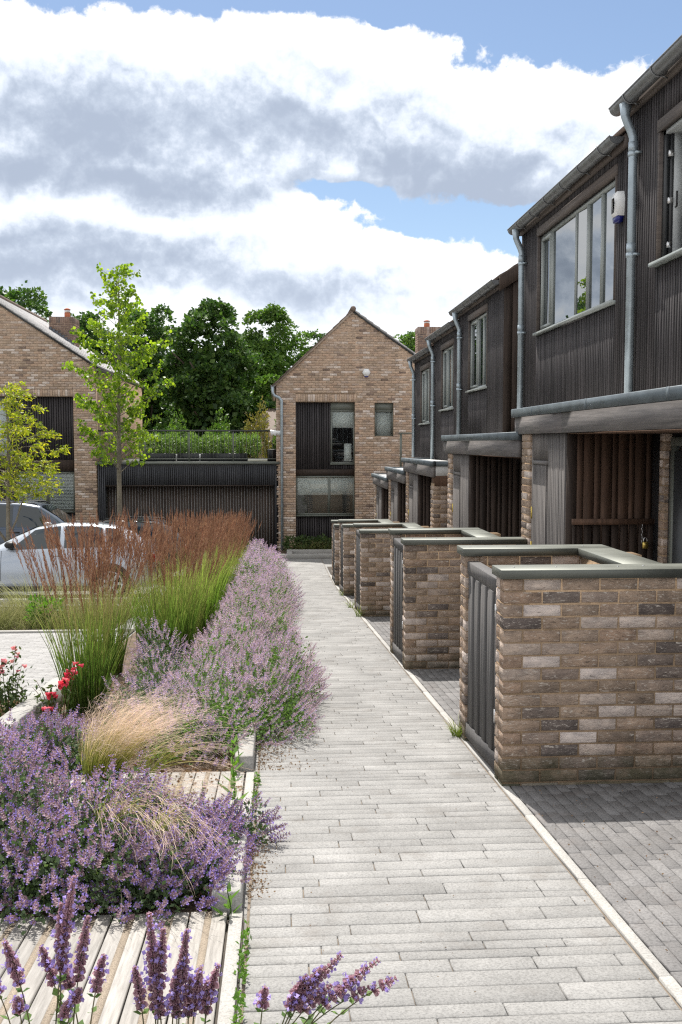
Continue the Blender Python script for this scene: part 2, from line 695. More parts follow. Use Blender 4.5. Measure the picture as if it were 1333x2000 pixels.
M = {}
BROWN = (0.325, 0.248, 0.188)
M['brick'] = mat_brick("brick_handmade", BROWN, (0.115, 0.095, 0.085), (0.64, 0.56, 0.51), 0.12, 0.20, 0.75)
M['brick_far'] = mat_brick("brick_house", (0.48, 0.362, 0.268), (0.17, 0.125, 0.10), (0.72, 0.63, 0.56), 0.04, 0.14, 0.25, False)
M['mortar'] = mat_simple("mortar", (0.30, 0.215, 0.14), 0.95, 0, 0.1, 0.25, 14, 0, 0.5, 90)
M['mortar_far'] = mat_simple("mortar_house", (0.36, 0.265, 0.19), 0.95, 0, 0.1, 0.2, 14, 0, 0.3, 90)
M['dark_slat'] = mat_wood("dark_stained_slat", (0.016, 0.0145, 0.0155), (0.066, 0.059, 0.061), rvar=0.35)
M['dark_back'] = mat_simple("dark_backing", (0.014, 0.012, 0.012), 0.85, 0, 0.2)
M['black_board'] = mat_wood("black_stained_board", (0.018, 0.014, 0.012), (0.075, 0.052, 0.040), (14, 14, 0.8))
M['brown_board'] = mat_wood("brown_stained_board", (0.045, 0.026, 0.017), (0.15, 0.088, 0.058), (14, 14, 0.8))
M['grey_slat'] = mat_wood("grey_weathered_slat", (0.075, 0.072, 0.072), (0.17, 0.155, 0.145))
M['grey_gate'] = mat_wood("grey_gate_board", (0.06, 0.060, 0.062), (0.135, 0.130, 0.128))
M['fascia'] = mat_wood("grey_fascia_timber", (0.085, 0.082, 0.084), (0.23, 0.215, 0.21), (2.0, 0.6, 16), 0.7, 0.1)
M['eaves'] = mat_wood("eaves_board", (0.06, 0.050, 0.046), (0.15, 0.125, 0.11), (2.0, 0.5, 12), 0.7, 0.1)
M['zinc'] = mat_simple("zinc_sheet", (0.10, 0.122, 0.136), 0.5, 0.3, 0.5, 0.25, 4, 0, 0.1, 12)
M['gutter'] = mat_simple("galvanised_gutter", (0.20, 0.205, 0.21), 0.42, 0.55, 0.5, 0.2, 9)
M['pipe'] = mat_simple("galvanised_pipe", (0.36, 0.42, 0.46), 0.40, 0.55, 0.5, 0.16, 9)
M['coping'] = mat_simple("olive_metal_coping", (0.135, 0.142, 0.124), 0.56, 0.5, 0.5, 0.12, 5, 0, 0.05, 40)
M['frame'] = mat_simple("olive_window_frame", (0.125, 0.135, 0.115), 0.45, 0, 0.5, 0.08, 5)
M['frame_light'] = mat_simple("pale_grey_frame", (0.42, 0.44, 0.44), 0.4, 0, 0.5, 0.06, 5)
M['frame_dark'] = mat_simple("dark_grey_frame", (0.03, 0.032, 0.034), 0.4, 0, 0.5, 0.08, 5)
M['glass'] = mat_glass("window_glass", (0.016, 0.02, 0.022), 4.2, 0.0)
M['glass_clear'] = mat_glass("clear_window_glass", (0.02, 0.025, 0.027), 1.55, 0.97)
M['car_glass'] = mat_glass("car_glass", (0.008, 0.012, 0.014), 1.6, 0.45)
M['white_plastic'] = mat_simple("white_plastic", (0.78, 0.78, 0.77), 0.4, 0, 0.5, 0.04)
M['blue_plastic'] = mat_simple("blue_plastic", (0.015, 0.02, 0.16), 0.3, 0, 0.5, 0.04)
M['blind'] = mat_simple("white_blind", (0.86, 0.85, 0.82), 0.8, 0, 0.2, 0.04)
M['interior'] = mat_simple("dim_room_wall", (0.16, 0.15, 0.14), 0.9, 0, 0.1, 0.1, 2)
M['brass'] = mat_simple("brass", (0.62, 0.47, 0.13), 0.3, 0.8, 0.5, 0.08)
M['steel'] = mat_simple("bright_steel", (0.62, 0.62, 0.62), 0.3, 0.9, 0.5, 0.08)
M['black_iron'] = mat_simple("black_iron", (0.012, 0.012, 0.013), 0.5, 0.2, 0.5, 0.1)
M['terracotta'] = mat_simple("terracotta", (0.40, 0.13, 0.065), 0.75, 0, 0.3, 0.15, 8)
M['slate'] = mat_wood("roof_slate", (0.34, 0.335, 0.33), (0.50, 0.49, 0.485), (4, 4, 4), 0.6, 0.15, 0.2, 0.45)
M['tile_brown'] = mat_wood("brown_roof_tile", (0.10, 0.075, 0.06), (0.2, 0.15, 0.12), (4, 4, 4), 0.75, 0.25, 0.3)
M['lead'] = mat_simple("lead_flashing", (0.10, 0.11, 0.125), 0.5, 0.3, 0.5, 0.15)


def mat_stone(name, col, var=0.16, speck=0.35, rvar=0.12, rough=0.85, stain=None, spscale=220):
    """concrete / granite setts: fine speckle, soft wear patches, per-piece tone"""
    m, nt, out = new_mat(name)
    n1 = noise_node(nt, 2.6, 5, 0.62)
    n2 = noise_node(nt, spscale, 2, 0.7)
    c = ramp_node(nt, n1, [(0.3, tuple(x * (1 - var) for x in col)), (0.7, tuple(x * (1 + var) for x in col))])
    c = mixc(nt, 1.0, c, ramp_node(nt, n2, [(0.32, (1 - speck,) * 3), (0.5, (1, 1, 1)), (0.68, (1 + speck * 0.6,) * 3)]), 'MULTIPLY')
    k = maprange(nt, rand_sock(nt), 0, 1, 1 - rvar, 1 + rvar)
    c = mixc(nt, 1.0, c, combine_grey(nt, k), 'MULTIPLY')
    if stain:
        n3 = noise_node(nt, 3.2, 7, 0.72)
        c = mixc(nt, maprange(nt, n3, 0.55, 0.72, 0, 0.6), c, stain)
    principled(nt, out, c, rough, 0, 0.25, n2, 0.3, 0.003)
    return m


M['paving'] = mat_stone("concrete_plank_paving", (0.250, 0.246, 0.238), 0.18, 0.28, 0.10, 0.85, (0.165, 0.15, 0.135), 110)
M['joint'] = mat_simple("sandy_joint", (0.20, 0.165, 0.13), 0.95, 0, 0.1, 0.35, 8)
M['paver'] = mat_stone("clay_grey_paver", (0.165, 0.160, 0.158), 0.12, 0.3, 0.16, 0.85, (0.15, 0.13, 0.12), 90)
M['joint_dark'] = mat_simple("dark_joint", (0.085, 0.075, 0.065), 0.95, 0, 0.1, 0.3, 8)
M['kerb'] = mat_stone("pale_granite_kerb", (0.36, 0.35, 0.33), 0.10, 0.25, 0.06, 0.8, None, 120)
M['bay'] = mat_stone("parking_bay_paver", (0.30, 0.295, 0.29), 0.1, 0.25, 0.1, 0.85, None, 70)
M['asphalt'] = mat_stone("road_surface", (0.24, 0.235, 0.23), 0.12, 0.3, 0.0, 0.9, None, 60)
M['ground'] = mat_stone("ground_surface", (0.26, 0.255, 0.245), 0.12, 0.25, 0.0, 0.9, None, 50)
M['soil'] = mat_stone("dry_soil", (0.125, 0.09, 0.065), 0.4, 0.5, 0.0, 0.95, (0.22, 0.16, 0.11), 70)
M['deck'] = mat_wood("weathered_deck_board", (0.21, 0.20, 0.185), (0.43, 0.415, 0.39), (26, 0.8, 26), 0.8, 0.12, 0.35, 0.2)
M['grit'] = mat_stone("grit_strip", (0.27, 0.225, 0.175), 0.12, 0.5, 0.0, 0.95, None, 260)

# ------------------------------------------------------------------ ground sheets
def sheet(name, x0, x1, ys, dz, mat, nx=1):
    mb = MB()
    ys = np.asarray(ys, float)
    xs = np.linspace(x0, x1, nx + 1)
    V = [(x, y, gz(y) + dz) for y in ys for x in xs]
    F = [(j * (nx + 1) + i, j * (nx + 1) + i + 1, (j + 1) * (nx + 1) + i + 1, (j + 1) * (nx + 1) + i) for j in range(len(ys) - 1) for i in range(nx)]
    mb.add(V, F)
    o = mb.build(name, mat)
    tag(o, kind='structure')
    return o


def yr(a, b, step=0.5):
    n = max(1, int(math.ceil((b - a) / step)))
    return np.linspace(a, b, n + 1)


FARY = np.concatenate([yr(-60, -12, 12), yr(-12, 40, 1.0)[1:], np.array([60, 100, 200, 500, 1200])])
sheet('ground', -700, 700, FARY, -0.03, M['ground'], 8)
sheet('road', -9.5, -2.62, yr(17.6, 29.2), -0.004, M['asphalt'])

PX0, PX1 = -0.115, 1.285
path = sheet('path', PX0 - 0.01, PX1 + 0.01, yr(1.2, 28.6), -0.012, M['joint'])


def ramp_matrix(x, y, dz=0.0):
    """frame lying on the sloping street at (x, y)"""
    c, s = math.cos(math.atan(SLOPE)), math.sin(math.atan(SLOPE))
    return Matrix(((1, 0, 0, x), (0, c, s, y), (0, -s, c, gz(y) + dz), (0, 0, 0, 1)))


def flat_pieces(parent, name, rects, h, mat, maxparts=300, chamfer=0.004, jit=0.0012, prefer=None):
    """rects (x0,x1,y0,y1) of paving on the slope: the nearest become parts, the rest one stuff part"""
    rects = sorted(rects, key=prefer or (lambda r: r[2]))
    stuff = MB()
    ks = 1 / math.cos(math.atan(SLOPE))
    for i, (x0, x1, y0, y1) in enumerate(rects):
        dz = rnd.uniform(-jit, jit)
        cx_, cy_ = (x0 + x1) / 2, (y0 + y1) / 2
        hx, hy = (x1 - x0) / 2, (y1 - y0) / 2 * ks
        mb = stuff if i >= maxparts else MB()
        Mx = ramp_matrix(cx_, cy_, dz)
        if cy_ > 22:
            Mx = Matrix.Translation((cx_, cy_, gz(cy_) + dz))
        b = MB().cbox(-hx, hx, -hy, hy, -h, 0, chamfer)
        V = b.v[0] + rng.uniform(-0.0009, 0.0009, b.v[0].shape)
        if i < maxparts:
            mb.add(V, [f for q in b.q for f in map(tuple, q)])
            obj_from(mb.mesh(name, mat), name, parent, Mx)
        else:
            V = V @ np.array(Mx.to_3x3()).T + np.array(Mx.translation)
            for q in b.q:
                pass
            stuff.add(V, [f for q in b.q for f in map(tuple, q)])
    if stuff.n:
        o = stuff.build(name, mat, parent)
        o['kind'] = 'stuff'


# ---- plank paving of the footpath, courses laid across it
rects = []
y = 2.2
while y < 28.4:
    w = rnd.choice([0.07, 0.085, 0.095, 0.095, 0.11, 0.12])
    x = PX0 - rnd.uniform(0, 0.5)
    while x < PX1:
        L = rnd.choice([0.3, 0.4, 0.5, 0.5, 0.6, 0.6, 0.75])
        a, b = max(x, PX0), min(x + L, PX1)
        if b - a > 0.03:
            rects.append((a + 0.002, b - 0.002, y + 0.0018, y + w - 0.0018))
        x += L
    y += w
flat_pieces(path, 'paving_plank', rects, 0.05, M['paving'])

# ---- pale edging strip between path and front courts
kerb = sheet('kerb', PX1 + 0.008, PX1 + 0.062, yr(1.2, 24.0), -0.014, M['joint_dark'])
rects = []
y = 2.3
while y < 23.6:
    skip = any(b + 0.0 < y + 0.45 < b + 1.36 for b in (99,))
    rects.append((PX1 + 0.014, PX1 + 0.060, y + 0.002, y + 0.912))
    y += 0.914
flat_pieces(kerb, 'kerb_stone', rects, 0.06, M['kerb'], chamfer=0.003)

# ---- front courts paved with small dark pavers, laid lengthwise
drive = sheet('driveway', PX1 + 0.062, 3.4, yr(1.2, 26.5), -0.012, M['joint_dark'])
rects = []
BOX_Y = [5.60, 9.97, 15.22, 19.20, 22.05]
BOX_L = 1.36
x = PX1 + 0.066
while x < 2.95:
    y = 2.6 - rnd.uniform(0, 0.2)
    while y < 22.4:
        inbox = any(b + 0.06 < y + 0.1 < b + BOX_L - 0.06 for b in BOX_Y) and x < 2.3
        if not inbox and not (y > 10 and x > 2.6):
            rects.append((x + 0.0015, x + 0.0635, y + 0.0015, y + 0.1985))
        y += 0.2
    x += 0.065


def vis_drive(r):
    xx, yy = (r[0] + r[1]) / 2, (r[2] + r[3]) / 2
    px = 540 + 1944 * xx / yy * 1.0
    if px > 1360 + 60: return 100 + yy
    return yy


flat_pieces(drive, 'paver', rects, 0.05, M['paver'], prefer=vis_drive, chamfer=0.003)

# ---- planting bed soil and the two boardwalk bridges across it
BX0, BX1 = -1.95, -0.135
soil = sheet('soil_bed', BX0, BX1 - 0.02, yr(-1.0, 26.5), -0.02, M['soil'], 2)


def boardwalk(y0, y1, x0, label):
    t = thing('boardwalk', label, 'boardwalk', (x0, y0, gz(y0)))
    under = MB()
    V = [(x, yy, gz(yy) - 0.014) for yy in (y0, y1) for x in (x0, BX1)]
    under.add(V, [(0, 1, 3, 2)])
    under.build('joist_bed', M['joint_dark'], t)
    x = BX1 - 0.006
    c = math.cos(math.atan(SLOPE))
    ym = (y0 + y1) / 2
    Mx0 = lambda xx: ramp_matrix(xx, ym)
    L = (y1 - y0) / c
    k = 0
    while x > x0 + 0.05:
        # each board: two planed faces with a strip of grit let in between them
        a = 0.062 if k == 0 else 0.058
        bw = [a, 0.026, a]
        if k == 0:
            bw = [0.05]
        xs = x
        for i, w in enumerate(bw):
            x1_, x0_ = xs, xs - w
            if i % 2 == 0:
                b = MB().cbox(-w / 2, w / 2, -L / 2, L / 2, -0.03, 0, 0.003)
                obj_from(b.mesh('deck_board', M['deck' if k else 'kerb']), 'deck_board', t, Mx0((x0_ + x1_) / 2) @ Matrix.Translation((0, 0, 0.012 + rnd.uniform(-.001, .001))))
            else:
                b = MB().box(-w / 2, w / 2, -L / 2, L / 2, -0.03, -0.001)
                obj_from(b.mesh('grit_strip', M['grit']), 'grit_strip', t, Mx0((x0_ + x1_) / 2) @ Matrix.Translation((0, 0, 0.012)))
            xs = x0_
        x = xs - (0.008 if k else 0.012)
        k += 1
    return t


boardwalk(2.3, 3.86, -2.1, "weathered boardwalk with grit strips nearest the viewer, before the purple catmint")
boardwalk(4.93, 6.02, -1.9, "short boardwalk with grit strips between the two catmint beds")


# ---- raised kerb blocks round the bed
def kerb_block(x0, x1, y0, y1, h, label, group=None):
    b = MB()
    zs = [gz(y0), gz(y1)]
    c = 0.008
    V = [(x0, y0, zs[0] - .1), (x1, y0, zs[0] - .1), (x1, y1, zs[1] - .1), (x0, y1, zs[1] - .1),
         (x0, y0, zs[0] + h - c), (x1, y0, zs[0] + h - c), (x1, y1, zs[1] + h - c), (x0, y1, zs[1] + h - c),
         (x0 + c, y0 + c, zs[0] + h), (x1 - c, y0 + c, zs[0] + h), (x1 - c, y1 - c, zs[1] + h), (x0 + c, y1 - c, zs[1] + h)]
    b.add(V, [(3, 2, 1, 0), (0, 1, 5, 4), (1, 2, 6, 5), (2, 3, 7, 6), (3, 0, 4, 7), (4, 5, 9, 8), (5, 6, 10, 9), (6, 7, 11, 10), (7, 4, 8, 11), (8, 9, 10, 11)])
    o = b.build('kerb_block', M['kerb'])
    tag(o, label, 'kerb', group)
    return o


kerb_block(-0.265, -0.147, 3.88, 4.92, 0.085, "raised pale kerb block beside the purple catmint, between the two boardwalks")
kerb_block(-0.265, -0.150, 6.03, 9.0, 0.105, "raised kerb whose square end shows under the front of the lilac catmint")
kerb_block(-1.98, -1.82, 6.05, 7.05, 0.15, "pale raised kerb at the far left edge, purple catmint before it")
kerb_block(-1.98, -1.82, 7.056, 9.6, 0.15, "pale raised kerb running behind the red penstemon on the bay side")
# kerbs at the end of the path, in front of the gabled house
kerb_block(0.05, 2.6, 28.75, 28.95, 0.11, "long low kerb crossing the far end of the path")
kerb_block(0.30, 2.9, 29.55, 29.75, 0.16, "low pale kerb before the planting under the gabled house")
kerb_block(0.30, 0.46, 28.96, 29.54, 0.14, "short stub of kerb joining the two kerbs at the path's end")
sheet('soil_bed', 0.05, 4.2, [28.95, 30.75], 0.03, M['soil'])

# ---- parking bay paved in pale pavers left of the bed
bay = sheet('parking_bay', -7.5, BX0 - 0.03, yr(8.0, 14.0), -0.012, M['joint_dark'])
rects = []
y = 8.6
while y < 13.55:
    x = -4.6 + (0.1 if int(round(y / 0.1)) % 2 else 0)
    while x < -2.1:
        rects.append((x + 0.0015, x + 0.1985, y + 0.0015, y + 0.0985))
        x += 0.2
    y += 0.1


def vis_bay(r):
    xx, yy = (r[0] + r[1]) / 2, (r[2] + r[3]) / 2
    px = 540 + 1944 * xx / yy
    return yy if px > -30 else 50 + yy


flat_pieces(bay, 'bay_paver', rects, 0.05, M['bay'], prefer=vis_bay)
sheet('verge', -9.0, -2.3, yr(13.7, 16.4), -0.016, M['soil'], 2)
kerb_block(-9.0, -2.1, 13.56, 13.68, 0.03, "flush kerb between the parking bay and the grassy verge")
kerb_block(-9.0, -2.2, 18.05, 18.25, 0.09, "flat pale kerb strip in front of the silver car")


# ------------------------------------------------------------------ brickwork
BM = {}


def brick_mesh(l, d, h, mat, var):
    key = (round(l, 3), round(d, 3), round(h, 3), mat.name, var)
    if key not in BM:
        c = 0.0045
        V = np.array([(0, d, 0), (l, d, 0), (l, d, h), (0, d, h),
                      (0, c, 0), (l, c, 0), (l, c, h), (0, c, h),
                      (c, 0, c), (l - c, 0, c), (l - c, 0, h - c), (c, 0, h - c)], float)
        r = np.random.default_rng(abs(hash(key[:3] + (var,))) % 100000)
        j = r.uniform(-0.0022, 0.0022, V.shape)
        j[:4] = 0
        j[4:8, 1] *= 0.5
        V = V + j
        F = [(8, 9, 10, 11), (4, 5, 9, 8), (5, 6, 10, 9), (6, 7, 11, 10), (7, 4, 8, 11),
             (0, 4, 7, 3), (5, 1, 2, 6), (0, 1, 5, 4), (7, 6, 2, 3)]
        b = MB()
        b.add(V, F)
        BM[key] = (b.mesh('brick', mat), V, F)
    return BM[key]


class Bricks:
    """bricks of one thing: the nearest ones are parts, the remainder one joined part"""

    def __init__(s, parent, mat, maxparts=300):
        s.parent, s.mat, s.maxparts, s.e = parent, mat, maxparts, []

    def put(s, M0, u, z, l, d, h, pr=0.0):
        if l < 0.02: return
        s.e.append((M0 @ Matrix.Translation((u, 0, z)), l, d, h, pr))

    def wall(s, M0, length, courses, d=0.1, H=0.075, hb=0.065, end0=False, end1=False, off=0.0, clip=None, zfirst=0.0, pr=0.0, L=0.225):
        """stretcher bond; end0/end1: begin/end on whole and half bats alternately"""
        for k in range(courses):
            z = zfirst + k * H
            u = -off - (0.0 if k % 2 == 0 else L / 2)
            if end0:
                u = 0.0
            first = True
            while u < length - 0.005:
                l = L
                if end0 and first and k % 2 == 1:
                    l = L / 2
                first = False
                a, b = max(u, 0.0), min(u + l, length)
                segs = [(a, b)]
                if clip:
                    segs = clip(a, b, z, z + H)
                for (p, q) in segs:
                    g0 = 0.0 if p < 0.001 else 0.005
                    g1 = 0.0 if q > length - 0.001 else 0.005
                    if q - p > 0.035:
                        s.put(M0, p + g0, z + 0.005, q - p - g0 - g1, d, hb, pr)
                u += l

    def finish(s):
        es = sorted(s.e, key=lambda e: e[4] + e[0].translation.length)
        mb = MB()
        for i, (Mx, l, d, h, pr) in enumerate(es):
            me, V, F = brick_mesh(l, d, h, s.mat, rnd.randrange(5))
            if i < s.maxparts:
                obj_from(me, 'brick', s.parent, Mx)
            else:
                mb.add(V @ np.array(Mx.to_3x3()).T + np.array(Mx.translation), F)
        if mb.n:
            o = mb.build('brick', s.mat, s.parent)
            o['kind'] = 'stuff'


# ------------------------------------------------------------------ bin stores
BOXX = 1.302
ZTOP = [-0.775, -1.025, -1.385, -1.625, -1.855]      # top of the brickwork


def bin_store(k, label):
    y0, zt = BOX_Y[k], ZTOP[k]
    L, T = BOX_L, 0.205
    zg = gz(y0) - 0.03
    t = thing('bin_store', label, 'bin store', (BOXX, y0, gz(y0)), 'brick bin stores beside the path')
    W = 1.24                                             # front and back walls run on to the porch pier
    n = int(math.ceil((zt - zg) / 0.075)) + 1
    core = MB()
    p = 0.0055
    zb = zt - n * 0.075
    core.box(BOXX + p, BOXX + W, y0 + p, y0 + T - p, zb, zt - 0.002)
    core.box(BOXX + p, BOXX + W, y0 + L - T + p, y0 + L - p, zb - 0.1, zt - 0.002)
    core.box(BOXX + 0.80, BOXX + 0.80 + T - 0.002, y0 + T - p, y0 + L - T + p, zb - 0.1, zt - 0.003)
    core.build('mortar', M['mortar'], t)
    B = Bricks(t, M['brick'])
    # front wall: two leaves, the near one seen whole, the far one only by its end
    B.wall(frame((BOXX, y0, zb), (1, 0, 0), (0, -1, 0)), W, n, d=0.099, end0=True)
    for j in range(n):
        l = 0.10 if j % 2 else 0.2
        for (o, d) in (((y0 + 0.105, 0.10)),):
            me = 0
        # end bricks of the rear leaf, looking at the path
        B.put(frame((BOXX, y0 + T, zb), (0, -1, 0), (-1, 0, 0)), 0.0, j * 0.075 + 0.005, 0.100 - (0.02 if j % 2 else 0.0), 0.09, 0.065)
        # far wall end: two bricks
        a = 0.1 if j % 2 else 0.085
        M1 = frame((BOXX, y0 + L, zb), (0, -1, 0), (-1, 0, 0))
        B.put(M1, 0.0, j * 0.075 + 0.005, a, 0.09, 0.065)
        B.put(M1, a + 0.009, j * 0.075 + 0.005, T - a - 0.009, 0.09, 0.065)
    # inner faces seen over the gate and coping
    M2 = frame((BOXX + 0.1, y0 + L - T, zt - 4 * 0.075), (1, 0, 0), (0, -1, 0))
    B.wall(M2, 0.70, 4, d=0.06, off=0.06, pr=0.6)
    M3 = frame((BOXX + 0.80, y0 + L - T - 0.002, zt - 4 * 0.075), (0, -1, 0), (-1, 0, 0))
    B.wall(M3, L - 2 * T - 0.01, 4, d=0.06, off=0.06, pr=0.6)
    B.finish()
    # coping: folded metal cap with drip edges, mitred U round the bin yard
    oh, ch = 0.022, 0.052
    cop = MB()
    xr, xi = BOXX + W, BOXX + 0.80
    y1 = y0 + L
    cop.cbox(BOXX - oh, xr, y0 - oh, y0 + T + oh, zt, zt + ch, 0.002)
    cop.build('coping', M['coping'], t)
    cop = MB()
    cop.cbox(BOXX - oh, xi + T + oh, y1 - T - oh, y1 + oh, zt, zt + ch, 0.002)
    cop.build('coping', M['coping'], t)
    cop = MB()
    cop.cbox(xi - oh, xi + T + oh, y0 + T + oh + .002, y1 - T - oh - .002, zt, zt + ch - 0.001, 0.002)
    cop.build('coping', M['coping'], t)
    sc = MB()
    for (sx, sy) in ((0.08, y0 + 0.1), (0.33, y0 + 0.1), (0.70, y0 + 0.1), (0.86, y0 + .12), (0.05, y1 - .1), (0.30, y1 - .1), (0.85, y1 - 0.1)):
        sc.tube([(BOXX + sx, sy, zt + ch - 0.001), (BOXX + sx, sy, zt + ch + 0.004)], 0.006, 6)
    s = sc.build('coping_screw', M['steel'], t)
    # gate in the path-side opening
    g0, g1 = y0 + T + 0.006, y1 - T - 0.006
    gt, gx = zt - 0.035, BOXX + 0.006
    mb = MB()
    mb.cbox(gx + 0.004, gx + 0.085, g0, g1, gt - 0.085, gt, 0.004)
    rail = mb.build('gate_rail', M['grey_gate'], t)
    nb = 9
    bw = (g1 - g0) / nb
    for i in range(nb):
        bot = gz(g0 + i * bw) + 0.035
        bx = gx + rnd.uniform(0.0, 0.003) + (0.0 if i % 2 else 0.009)
        mb = MB().cbox(bx, bx + 0.03, g0 + i * bw + 0.0045, g0 + (i + 1) * bw - 0.0045, bot + 0.09, gt - 0.087, 0.003)
        mb.build('gate_board', M['grey_gate'], t)
    mb = MB()
    V = [(gx + .0, g0, gz(g0) + .035), (gx + .04, g0, gz(g0) + .035), (gx + .04, g1, gz(g1) + .035), (gx + .0, g1, gz(g1) + .035)]
    V += [(a, b, c + 0.10) for a, b, c in V]
    mb.add(V, [(3, 2, 1, 0), (4, 5, 6, 7), (0, 1, 5, 4), (1, 2, 6, 5), (2, 3, 7, 6), (3, 0, 4, 7)])
    mb.build('gate_rail', M['grey_gate'], t)
    mb = MB().box(gx + 0.035, gx + 0.045, g0, g1, gz(g1) + 0.06, gt - 0.05)
    mb.build('gate_backing', M['dark_back'], t)
    for zz in (gt - 0.22, gt - 0.86):
        h = MB().box(gx - 0.006, gx - 0.001, g0 - 0.006, g0 + 0.03, zz, zz + 0.07)
        h.tube([(gx - 0.006, g0, zz - 0.004), (gx - 0.006, g0, zz + 0.074)], 0.006, 6)
        h.build('hinge', M['steel'], t)
    return t


BIN_LABELS = ["large brick bin store nearest the viewer, its front wall running out of view",
              "second brick bin store up the path, right behind the nearest one",
              "third brick bin store, mossy at its foot, middle of the five",
              "fourth brick bin store, a narrow sliver with dark gate beside it",
              "farthest brick bin store, greenish brick, at the head of the row"]
for k in range(5):
    bin_store(k, BIN_LABELS[k])

# ------------------------------------------------------------------ dark timber terrace on the right
M['frame_terrace'] = mat_simple("grey_green_frame", (0.30, 0.325, 0.31), 0.28, 0, 0.5, 0.06, 5)
M['membrane'] = mat_simple("pale_roof_membrane", (0.50, 0.50, 0.49), 0.7, 0, 0.3, 0.12, 3)
XF = 3.10


def slat_row(parent, o, u, n, length, zf, pitch, w, d, mat, name='slat', gap0=0.0, variants=4):
    """upright slats along a wall; zf(s) gives the list of (z0,z1) runs at distance s"""
    cache = {}
    k = int(length / pitch)
    for i in range(k):
        s = gap0 + i * pitch
        for (z0, z1) in zf(s):
            key = (round(z1 - z0, 3), i % variants)
            if key not in cache:
                b = MB()
                c = 0.003
                h = z1 - z0
                V = [(0, d, 0), (w, d, 0), (w, d, h), (0, d, h), (0, c, 0), (w, c, 0), (w, c, h), (0, c, h), (c, 0, 0), (w - c, 0, 0), (w - c, 0, h), (c, 0, h)]
                b.add(V, [(8, 9, 10, 11), (4, 8, 11, 7), (9, 5, 6, 10), (0, 4, 7, 3), (5, 1, 2, 6), (0, 1, 5, 9), (0, 9, 8, 4), (7, 11, 10, 6), (3, 7, 6, 2)])
                cache[key] = b.mesh(name, mat)
            obj_from(cache[key], name, parent, frame((o[0], o[1], z0), u, n) @ Matrix.Translation((s + rnd.uniform(-.0012, .0012), rnd.uniform(-.002, .002), 0)))


def half_gutter(x, y0, y1, z, r):
    """half-round gutter along y, open on top, with rolled front lip"""
    b = MB()
    n = 10
    for rr, flip in ((r, 1), (r - 0.004, -1)):
        V, F = [], []
        for yy in (y0, y1):
            for k in range(n + 1):
                a = math.pi + math.pi * k / n
                V.append((x + rr * math.cos(a), yy, z + rr * math.sin(a)))
        for k in range(n):
            f = (k, k + 1, n + 1 + k + 1, n + 1 + k)
            F.append(f if flip > 0 else f[::-1])
        b.add(V, F)
    b.tube([(x - r, y0, z), (x - r, y1, z)], 0.008, 6)
    for yy in (y0 + 0.002, y1 - 0.002):          # stop ends
        V = [(x + (r - .002) * math.cos(math.pi + math.pi * k / n), yy, z + (r - .002) * math.sin(math.pi + math.pi * k / n)) for k in range(n + 1)]
        b.add(V, [tuple(range(n + 1))])
    return b


def window_unit(parent, name, o, u, n, w, h, lights, fw=0.05, mw=0.05, fmat=None, gmat=None, depth=0.06, sash=(), tilt={}):
    """frame with mullions, panes as sub-parts; lights = mullion positions along u"""
    fmat, gmat = fmat or M['frame_terrace'], gmat or M['glass']
    Mx = frame(o, u, n)
    b = MB()
    b.box(0, w, 0, depth, 0, fw, M=Mx).box(0, w, 0, depth, h - fw, h, M=Mx)
    b.box(0, fw, 0, depth, fw, h - fw, M=Mx).box(w - fw, w, 0, depth, fw, h - fw, M=Mx)
    lights = sorted(lights)
    ed = [fw] + lights + [w - fw]
    for m in lights:
        b.box(m - mw / 2, m + mw / 2, 0, depth, fw, h - fw, M=Mx)
    fr = b.build(name, fmat, parent)
    for i in range(len(ed) - 1):
        a = ed[i] + (mw / 2 if i else 0)
        c = ed[i + 1] - (mw / 2 if i < len(ed) - 2 else 0)
        if i in sash:
            q = MB()
            sw = 0.035
            q.box(a + .004, c - .004, -0.012, 0.03, fw + .004, fw + sw, M=Mx).box(a + .004, c - .004, -0.012, 0.03, h - fw - sw, h - fw - .004, M=Mx)
            q.box(a + .004, a + sw, -0.012, 0.03, fw + sw, h - fw - sw, M=Mx).box(c - sw, c - .004, -0.012, 0.03, fw + sw, h - fw - sw, M=Mx)
            q.build('sash', fmat, fr)
            a, c = a + sw, c - sw
            z0, z1 = fw + sw, h - fw - sw
        else:
            z0, z1 = fw, h - fw
        t = tilt.get(i, 0.0)
        p = MB()
        y = 0.022
        V = [(a, y - t, z0), (c, y + t, z0), (c, y + t, z1), (a, y - t, z1)]
        V = np.array(V) @ np.array(Mx.to_3x3()).T + np.array(Mx.translation)
        p.add(V, [(0, 1, 2, 3)])
        p.build('pane', gmat, fr)
    return fr


